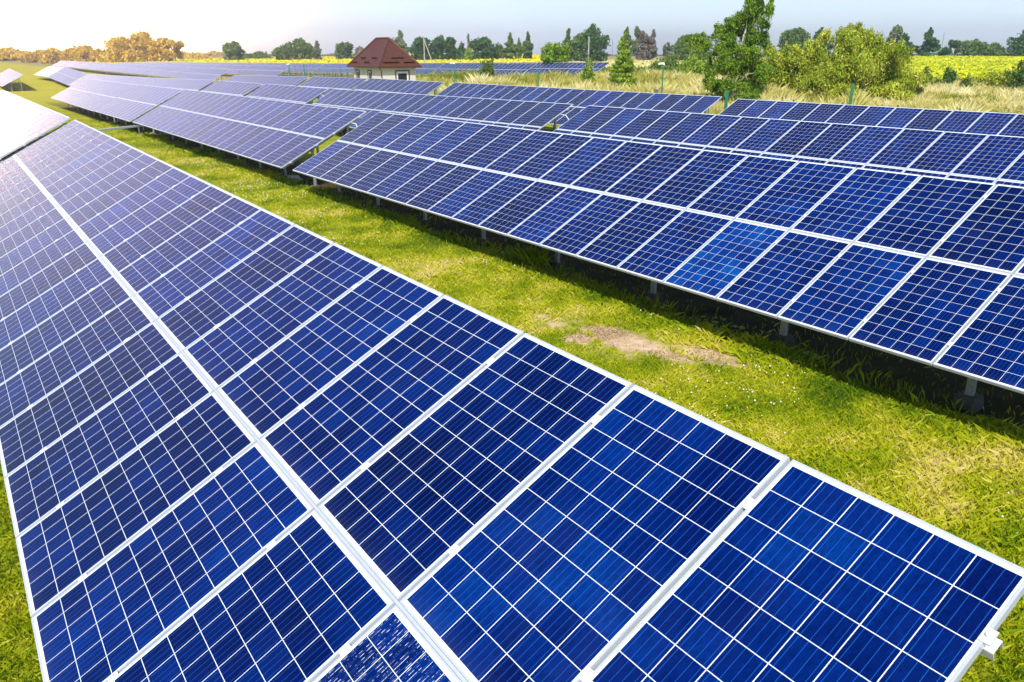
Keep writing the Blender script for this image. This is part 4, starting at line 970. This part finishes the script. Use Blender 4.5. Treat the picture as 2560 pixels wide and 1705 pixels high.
def meadow():
    rng_ = np.random.default_rng(11); N = 1_600_000
    x = rng_.uniform(-62, 4.5, N * 2); y = rng_.uniform(-9, 11.6, N * 2)
    x2 = rng_.uniform(-14, 4.5, N); y2 = rng_.uniform(-4, 10.5, N)
    x = np.concatenate([x, x2]); y = np.concatenate([y, y2])
    prior = np.where((x > -14) & (y > -4) & (y < 10.5), N / (18.5 * 14.5), 0) + 2 * N / (66.5 * 20.6)
    d = np.sqrt(x * x + y * y + 14)
    fwd = (-math.sin(YAW) * x + math.cos(YAW) * y)
    want = np.clip(420000 / d ** 2, 170, 4200)
    under = ((y > 0.8) & (y < 3.0)) | (y > 9.12 + 0.10 * np.sin(x * 1.7) + 0.06 * np.sin(x * 5.1))
    want = np.where(under, want * 0.02, want)
    want = np.where(fwd < -1.0, want * 0.05, want)
    ba = bare_amount(x, y) + 0.16 * vnoise(x, y, 3.0, 4) + 0.16 * vnoise(x, y, 14.0, 14)
    want = want * (1 - 0.97 * sm((ba - 0.20) / 0.42))
    keep = rng_.random(len(x)) < want / prior
    x, y, d, ba = x[keep], y[keep], d[keep], ba[keep]
    pat = vnoise(x, y, 1.1, 9); fine = vnoise(x, y, 5.0, 10)
    lush = np.exp(-((y - 8.95) / 0.55) ** 2) * (0.75 + 0.35 * vnoise(x, y, .9, 12)) + 0.6 * np.exp(-(((x + 0.5) / 3.0) ** 2 + ((y - 6.6) / 1.4) ** 2))
    lush = np.clip(lush, 0, 1.2)
    tone = 0.47 + 0.20 * pat + 0.15 * fine - 0.36 * lush + 0.14 * np.clip(ba, 0, 1) + rng_.normal(0, 0.13, len(x))
    strawy = rng_.random(len(x)) < 0.10; tone = np.where(strawy, tone + 0.32, tone)
    hgt = (0.045 + 0.05 * rng_.random(len(x))) * (1 + 1.5 * lush * rng_.random(len(x))) * (1 + 0.25 * pat)
    wid = 0.0037 * np.clip(d / 8.5, 0.9, 4.5)
    v, f, t_ = blades(rng_, x, y, hgt, wid, np.clip(tone, 0, 1), 0.7)
    o = link('grass', mesh_np('grass', v, f, [M['grass']], attr=t_)); tag(o, 'short sunlit yellow-green grass in the aisles between the tables', 'grass', kind='stuff')
    print('grass blades', len(x))
    # lusher tufts along the shade edge
    n = 9000; x = rng_.uniform(-45, 0, n); y = 9.08 + rng_.normal(0, 0.17, n) + 0.12 * np.sin(x * 2.1)
    k = rng_.random(n) < np.clip(0.35 + 0.6 * vnoise(x, y * 0, 2.2, 21), 0.02, 1); x, y = x[k], y[k]; ba = bare_amount(x, y); k = ba < 0.5; x, y = x[k], y[k]
    xt = rng_.normal(-12.55, 0.22, 420); yt = rng_.normal(9.15, 0.12, 420); x = np.concatenate([x, xt]); y = np.concatenate([y, yt])
    hgt = rng_.uniform(0.10, 0.24, len(x)); hgt[-420:] = rng_.uniform(0.2, 0.42, 420)
    v, f, t_ = blades(rng_, x, y, hgt, 0.008 * np.clip(np.hypot(x, y) / 10, 1, 3), np.clip(rng_.normal(0.28, 0.12, len(x)), 0, 1), 0.5)
    o = link('grass_tufts', mesh_np('grass_tufts', v, f, [M['grass']], attr=t_)); tag(o, 'taller bright green tufts along the edge of the table shade', 'grass', kind='stuff')
    # clover heads
    n = 4200; x = rng_.uniform(-36, 1.5, n); y = rng_.uniform(3.4, 9.3, n)
    k = rng_.random(n) < np.clip(0.08 + 0.8 * vnoise(x, y, 1.3, 31) + 0.5 * np.exp(-(((x + 11.0) / 1.6) ** 2 + ((y - 8.5) / .4) ** 2)) - bare_amount(x, y), 0, 1); x, y = x[k], y[k]; m = len(x)
    s = rng_.uniform(0.009, 0.016, m) * np.clip(np.hypot(x, y) / 14, 1, 1.3); z = ground_z(x, y) + rng_.uniform(0.05, 0.10, m); c = np.stack([x, y, z], 1)
    o6 = np.array([(1, 0, 0), (0, 1, 0), (-1, 0, 0), (0, -1, 0), (0, 0, 1), (0, 0, -1)]); v = (c[:, None] + o6[None] * s[:, None, None]).reshape(-1, 3)
    tri = np.array([(0, 1, 4), (1, 2, 4), (2, 3, 4), (3, 0, 4), (1, 0, 5), (2, 1, 5), (3, 2, 5), (0, 3, 5)]); f = (tri[None] + 6 * np.arange(m)[:, None, None]).reshape(-1, 3)
    o = link('clover_flowers', mesh_np('clover_flowers', v, f, [M['clover']])); tag(o, 'tiny white clover heads dotted over the grass strip', 'flowers', kind='stuff')
meadow()
def pebbles():
    rng_ = np.random.default_rng(15); n = 9000; x = rng_.normal(-8.2, 1.3, n); y = rng_.normal(7.7, 0.5, n); k = bare_amount(x, y) > 0.55 + 0.3 * rng_.random(n); x, y = x[k], y[k]; m = len(x)
    s = 0.006 + 0.014 * rng_.random(m) ** 3; c = np.stack([x, y, ground_z(x, y) + s * 0.3], 1)
    o6 = np.array([(1, 0, 0), (0, 1, 0), (-1, 0, 0), (0, -1, 0), (0, 0, .7), (0, 0, -.7)]); v = (c[:, None] + (o6[None] + rng_.normal(0, .2, (m, 6, 3))) * s[:, None, None]).reshape(-1, 3)
    tri = np.array([(0, 1, 4), (1, 2, 4), (2, 3, 4), (3, 0, 4), (1, 0, 5), (2, 1, 5), (3, 2, 5), (0, 3, 5)]); f = (tri[None] + 6 * np.arange(m)[:, None, None]).reshape(-1, 3)
    o = link('soil_crumbs', mesh_np('soil_crumbs', v, f, [simple('soil_crumb', (0.42, 0.29, 0.18), 0.9, 0, 0.2, 0.3, 20)])); tag(o, 'crumbs of soil lying on the bare sandy patch', 'soil', kind='stuff')
pebbles()
def wedge(rng, n, h0, h1, p0=-250, p1=2820, power=1.0):
    """random ground points in the field of view between two distances"""
    u = rng.random(n); h = h0 + (h1 - h0) * u ** power; px = rng.uniform(p0, p1, n)
    r = (px - CW / 2) * (h * math.cos(PITCH) + 3 * math.sin(PITCH)) / FPX
    return -math.sin(YAW) * h + math.cos(YAW) * r, math.cos(YAW) * h + math.sin(YAW) * r, h, px
def weeds():
    rng_ = np.random.default_rng(13)
    x, y, h, px = wedge(rng_, 1050000, 33, 108, 600, 3700, 1.15)
    k = (y > 33.2) & ~((x > HX - HL - .5) & (x < HX + .5) & (y > HY - .5) & (y < HY + HW + .6)) & ~((y > 58.5) & (x < -82))
    k &= ~((px < 1330) & (h > 95) & (y > 56)); x, y, h, px = x[k], y[k], h[k], px[k]
    a = vnoise(x, y, 0.35, 5); b_ = vnoise(x, y, 0.9, 6)
    k = rng_.random(len(x)) < np.clip(0.55 + 0.35 * a, 0.12, 1); x, y, h, px, a, b_ = x[k], y[k], h[k], px[k], a[k], b_[k]
    k = ~((px > 2060) & (h > 88)); x, y, h, px, a, b_ = x[k], y[k], h[k], px[k], a[k], b_[k]
    near_ = sm((y - 33) / 6)
    hgt = (0.30 + 0.75 * near_) * (1 + 0.35 * b_ + 0.25 * a) * rng_.uniform(0.6, 1.15, len(x)); hgt = np.clip(hgt, 0.15, 1.7)
    cl_ = np.clip(vnoise(x, y, 1.6, 25), 0, 1.5); hgt *= 1 + 0.20 * cl_
    right = px > 2150; hgt = np.where(right, hgt * 0.62, hgt)
    tone = 0.54 + 0.20 * b_ + 0.18 * cl_ + rng_.normal(0, 0.14, len(x)) - 0.30 * np.clip(vnoise(x, y, 0.22, 8) - 0.35, 0, 1); gr = sm((h - 84) / 14) * (px < 2000); tone -= 0.40 * gr + 0.22 * np.clip(vnoise(x, y, 0.5, 33), 0, 1)
    v, f, t_ = blades(rng_, x, y, hgt, 0.013 * np.clip(h / 50, .8, 2.2), np.clip(tone, 0, 1), 0.34)
    o = link('dry_grass', mesh_np('dry_grass', v, f, [M['straw']], attr=t_)); tag(o, 'tall dry straw-coloured grass beyond the fence', 'grass', kind='stuff')
    print('weeds', len(x))
    # white umbels at the right
    x, y, h, px = wedge(rng_, 5200, 40, 84, 1300, 2800); k = (y > 33.5) & (rng_.random(len(x)) < np.where(px > 2200, 0.75, 0.16) * np.clip(.6 + .5 * vnoise(x, y, .5, 17), 0, 1)); x, y = x[k], y[k]; m = len(x)
    c = np.stack([x, y, ground_z(x, y) + rng_.uniform(0.35, 0.75, m)], 1); s = rng_.uniform(0.04, 0.10, m)
    v = (c[:, None] + np.array([(1, 0, 0), (0.3, .95, .1), (-.8, .6, 0), (-.8, -.6, .1), (.3, -.95, 0)])[None] * s[:, None, None]).reshape(-1, 3); f = np.arange(5 * m).reshape(m, 5)
    o = link('yarrow_flowers', mesh_np('yarrow_flowers', v, f, [M['clover']])); tag(o, 'flat white flower heads in the dry grass at right', 'flowers', kind='stuff')
weeds()
def field(p0, p1, h0, h1, n, mat, hmin, hmax, wid, label, name, seed, tmean, ymin=76):
    rng_ = np.random.default_rng(seed); x, y, h, px = wedge(rng_, n, h0, h1, p0, p1, 1.0); k = (y > ymin) & ~((x < -82) & (y < 73)); x, y, h = x[k], y[k], h[k]; m = len(x)
    c = np.stack([x, y, ground_z(x, y) + rng_.uniform(hmin, hmax, m)], 1)
    nrm = rng_.normal(0, 0.55, (m, 3)); nrm[:, 2] += 0.8; nrm += np.array([SUN.x, SUN.y, 0]) * 0.5; nrm /= np.linalg.norm(nrm, axis=1)[:, None]
    a = rng_.normal(size=(m, 3)); a -= nrm * (a * nrm).sum(1)[:, None]; a /= np.linalg.norm(a, axis=1)[:, None]; q = np.cross(nrm, a)
    s = (wid * np.clip(h / 200, .7, 2.2) * np.exp(rng_.normal(0, .25, m)))[:, None]
    v = np.stack([c - a * s / 2, c + q * s * .5, c + a * s / 2, c - q * s * .5], 1).reshape(-1, 3)
    t_ = np.clip(tmean + 0.10 * vnoise(x, y, .05, seed) + rng_.normal(0, .2, m), 0, 1)
    o = link(name, mesh_np(name, v, np.arange(4 * m).reshape(m, 4), [M[mat]], attr=np.repeat(t_, 4))); tag(o, label, 'crops', kind='stuff')
field(-200, 1350, 150, 520, 130000, 'sunflower', 0.9, 1.6, 0.42, 'bright yellow flowering field beyond the tables at left', 'sunflower_field', 41, 0.62)
field(-200, 1350, 130, 520, 50000, 'crop_green', 0.2, 1.0, 0.6, 'green stalks under the yellow flowers at left', 'sunflower_stalks', 42, 0.5)
field(2030, 3700, 88, 330, 310000, 'yellow_green', 0.9, 1.5, 0.46, 'bright yellow flowering field at right above the dry grass', 'sunflower_field', 43, 0.52, 55)
field(2030, 3700, 84, 330, 84000, 'crop_green', 0.2, 1.1, 0.5, 'green stalks under the yellow flowers at right', 'sunflower_stalks', 44, 0.6, 52)
field(1330, 2040, 150, 320, 90000, 'straw', 0.05, 0.5, 0.5, 'mown tan field behind the young conifers', 'tan_field', 45, 0.62)
field(1250, 2040, 100, 150, 40000, 'crop_green', 0.1, 1.3, 0.40, 'belt of green weeds before the tan field', 'green_weeds', 46, 0.45)

# a few leafy plants at the shade edge
def leafy_plant(x, y, s, n, label, seed):
    r = random.Random(seed); root = empty('leafy_plant', (x, y, stake_z(x, y))); tag(root, label, 'plant', 'leafy plants at the edge of the table shade')
    st = MB()
    for k in range(n):
        an = 6.283 * k / n + r.uniform(-.4, .4); el_ = r.uniform(0.3, 1.2); ln = s * r.uniform(0.7, 1.1)
        e = Vector((math.cos(an) * math.cos(el_) * ln, math.sin(an) * math.cos(el_) * ln, 0.04 + math.sin(el_) * ln)); st.tube([(0, 0, -0.02), tuple(e * 0.55 + Vector((0, 0, 0.02))), tuple(e)], [0.004, 0.003, 0.002], 5, caps=False)
        b = MB(); d = Vector((math.cos(an), math.sin(an), 0.1)).normalized(); sd = Vector((-math.sin(an), math.cos(an), 0)); w_ = s * 0.24; l_ = s * 0.55
        p = [e, e + d * l_ * .35 + sd * w_, e + d * l_ + Vector((0, 0, -.02)), e + d * l_ * .35 - sd * w_]; mid = e + d * l_ * .5 + Vector((0, 0, 0.015))
        b.quad(tuple(p[0]), tuple(p[1]), tuple(p[2]), tuple(mid)); b.quad(tuple(p[0]), tuple(mid), tuple(p[2]), tuple(p[3]))
        o = b.build('leaf', M['leaf_bright'], root)
        a = o.data.attributes.new('tone', 'FLOAT', 'POINT'); a.data.foreach_set('value', [r.uniform(.45, .8)] * len(o.data.vertices))
    st.build('stem', M['grass'], root)
leafy_plant(-7.37, 9.08, 0.20, 8, 'bright green leafy plant against the black shade, the clearest of them', 1)
leafy_plant(-8.63, 8.95, 0.17, 9, 'leafy plant left of the clearest one, beside the table footing', 2)
leafy_plant(-7.85, 9.20, 0.14, 7, 'small upright plant between the two leafy ones', 3)
leafy_plant(-6.1, 9.1, 0.16, 9, 'leafy plant to the right, half in the shade', 4)
leafy_plant(-36, 9.1, 0.30, 9, 'tall pale weed below the lilac table', 5)

# ------------------------------------------------------------------ air: one even volume round the whole place
def haze(density):
    m = bpy.data.materials.new('haze_air'); m.use_nodes = True; t = NT(m.node_tree); t.n.remove(t.n['Principled BSDF'])
    v = t.node('ShaderNodeVolumePrincipled', {'Color': (0.90, 0.95, 1.0, 1), 'Density': density, 'Anisotropy': 0.72})
    t.l.new(v.outputs[0], t.n['Material Output'].inputs['Volume'])
    b = MB(); b.box(-1480, 1480, -1480, 1480, -4, 45); o = b.build('haze', m); tag(o, 'thin summer haze over the fields', 'haze', kind='stuff')
    # one closed mesh
    bm = bmesh.new(); bm.from_mesh(o.data); bmesh.ops.remove_doubles(bm, verts=bm.verts, dist=1e-4); bmesh.ops.recalc_face_normals(bm, faces=bm.faces); bm.to_mesh(o.data); bm.free()
HAZE = 0.0005
if HAZE: haze(HAZE)
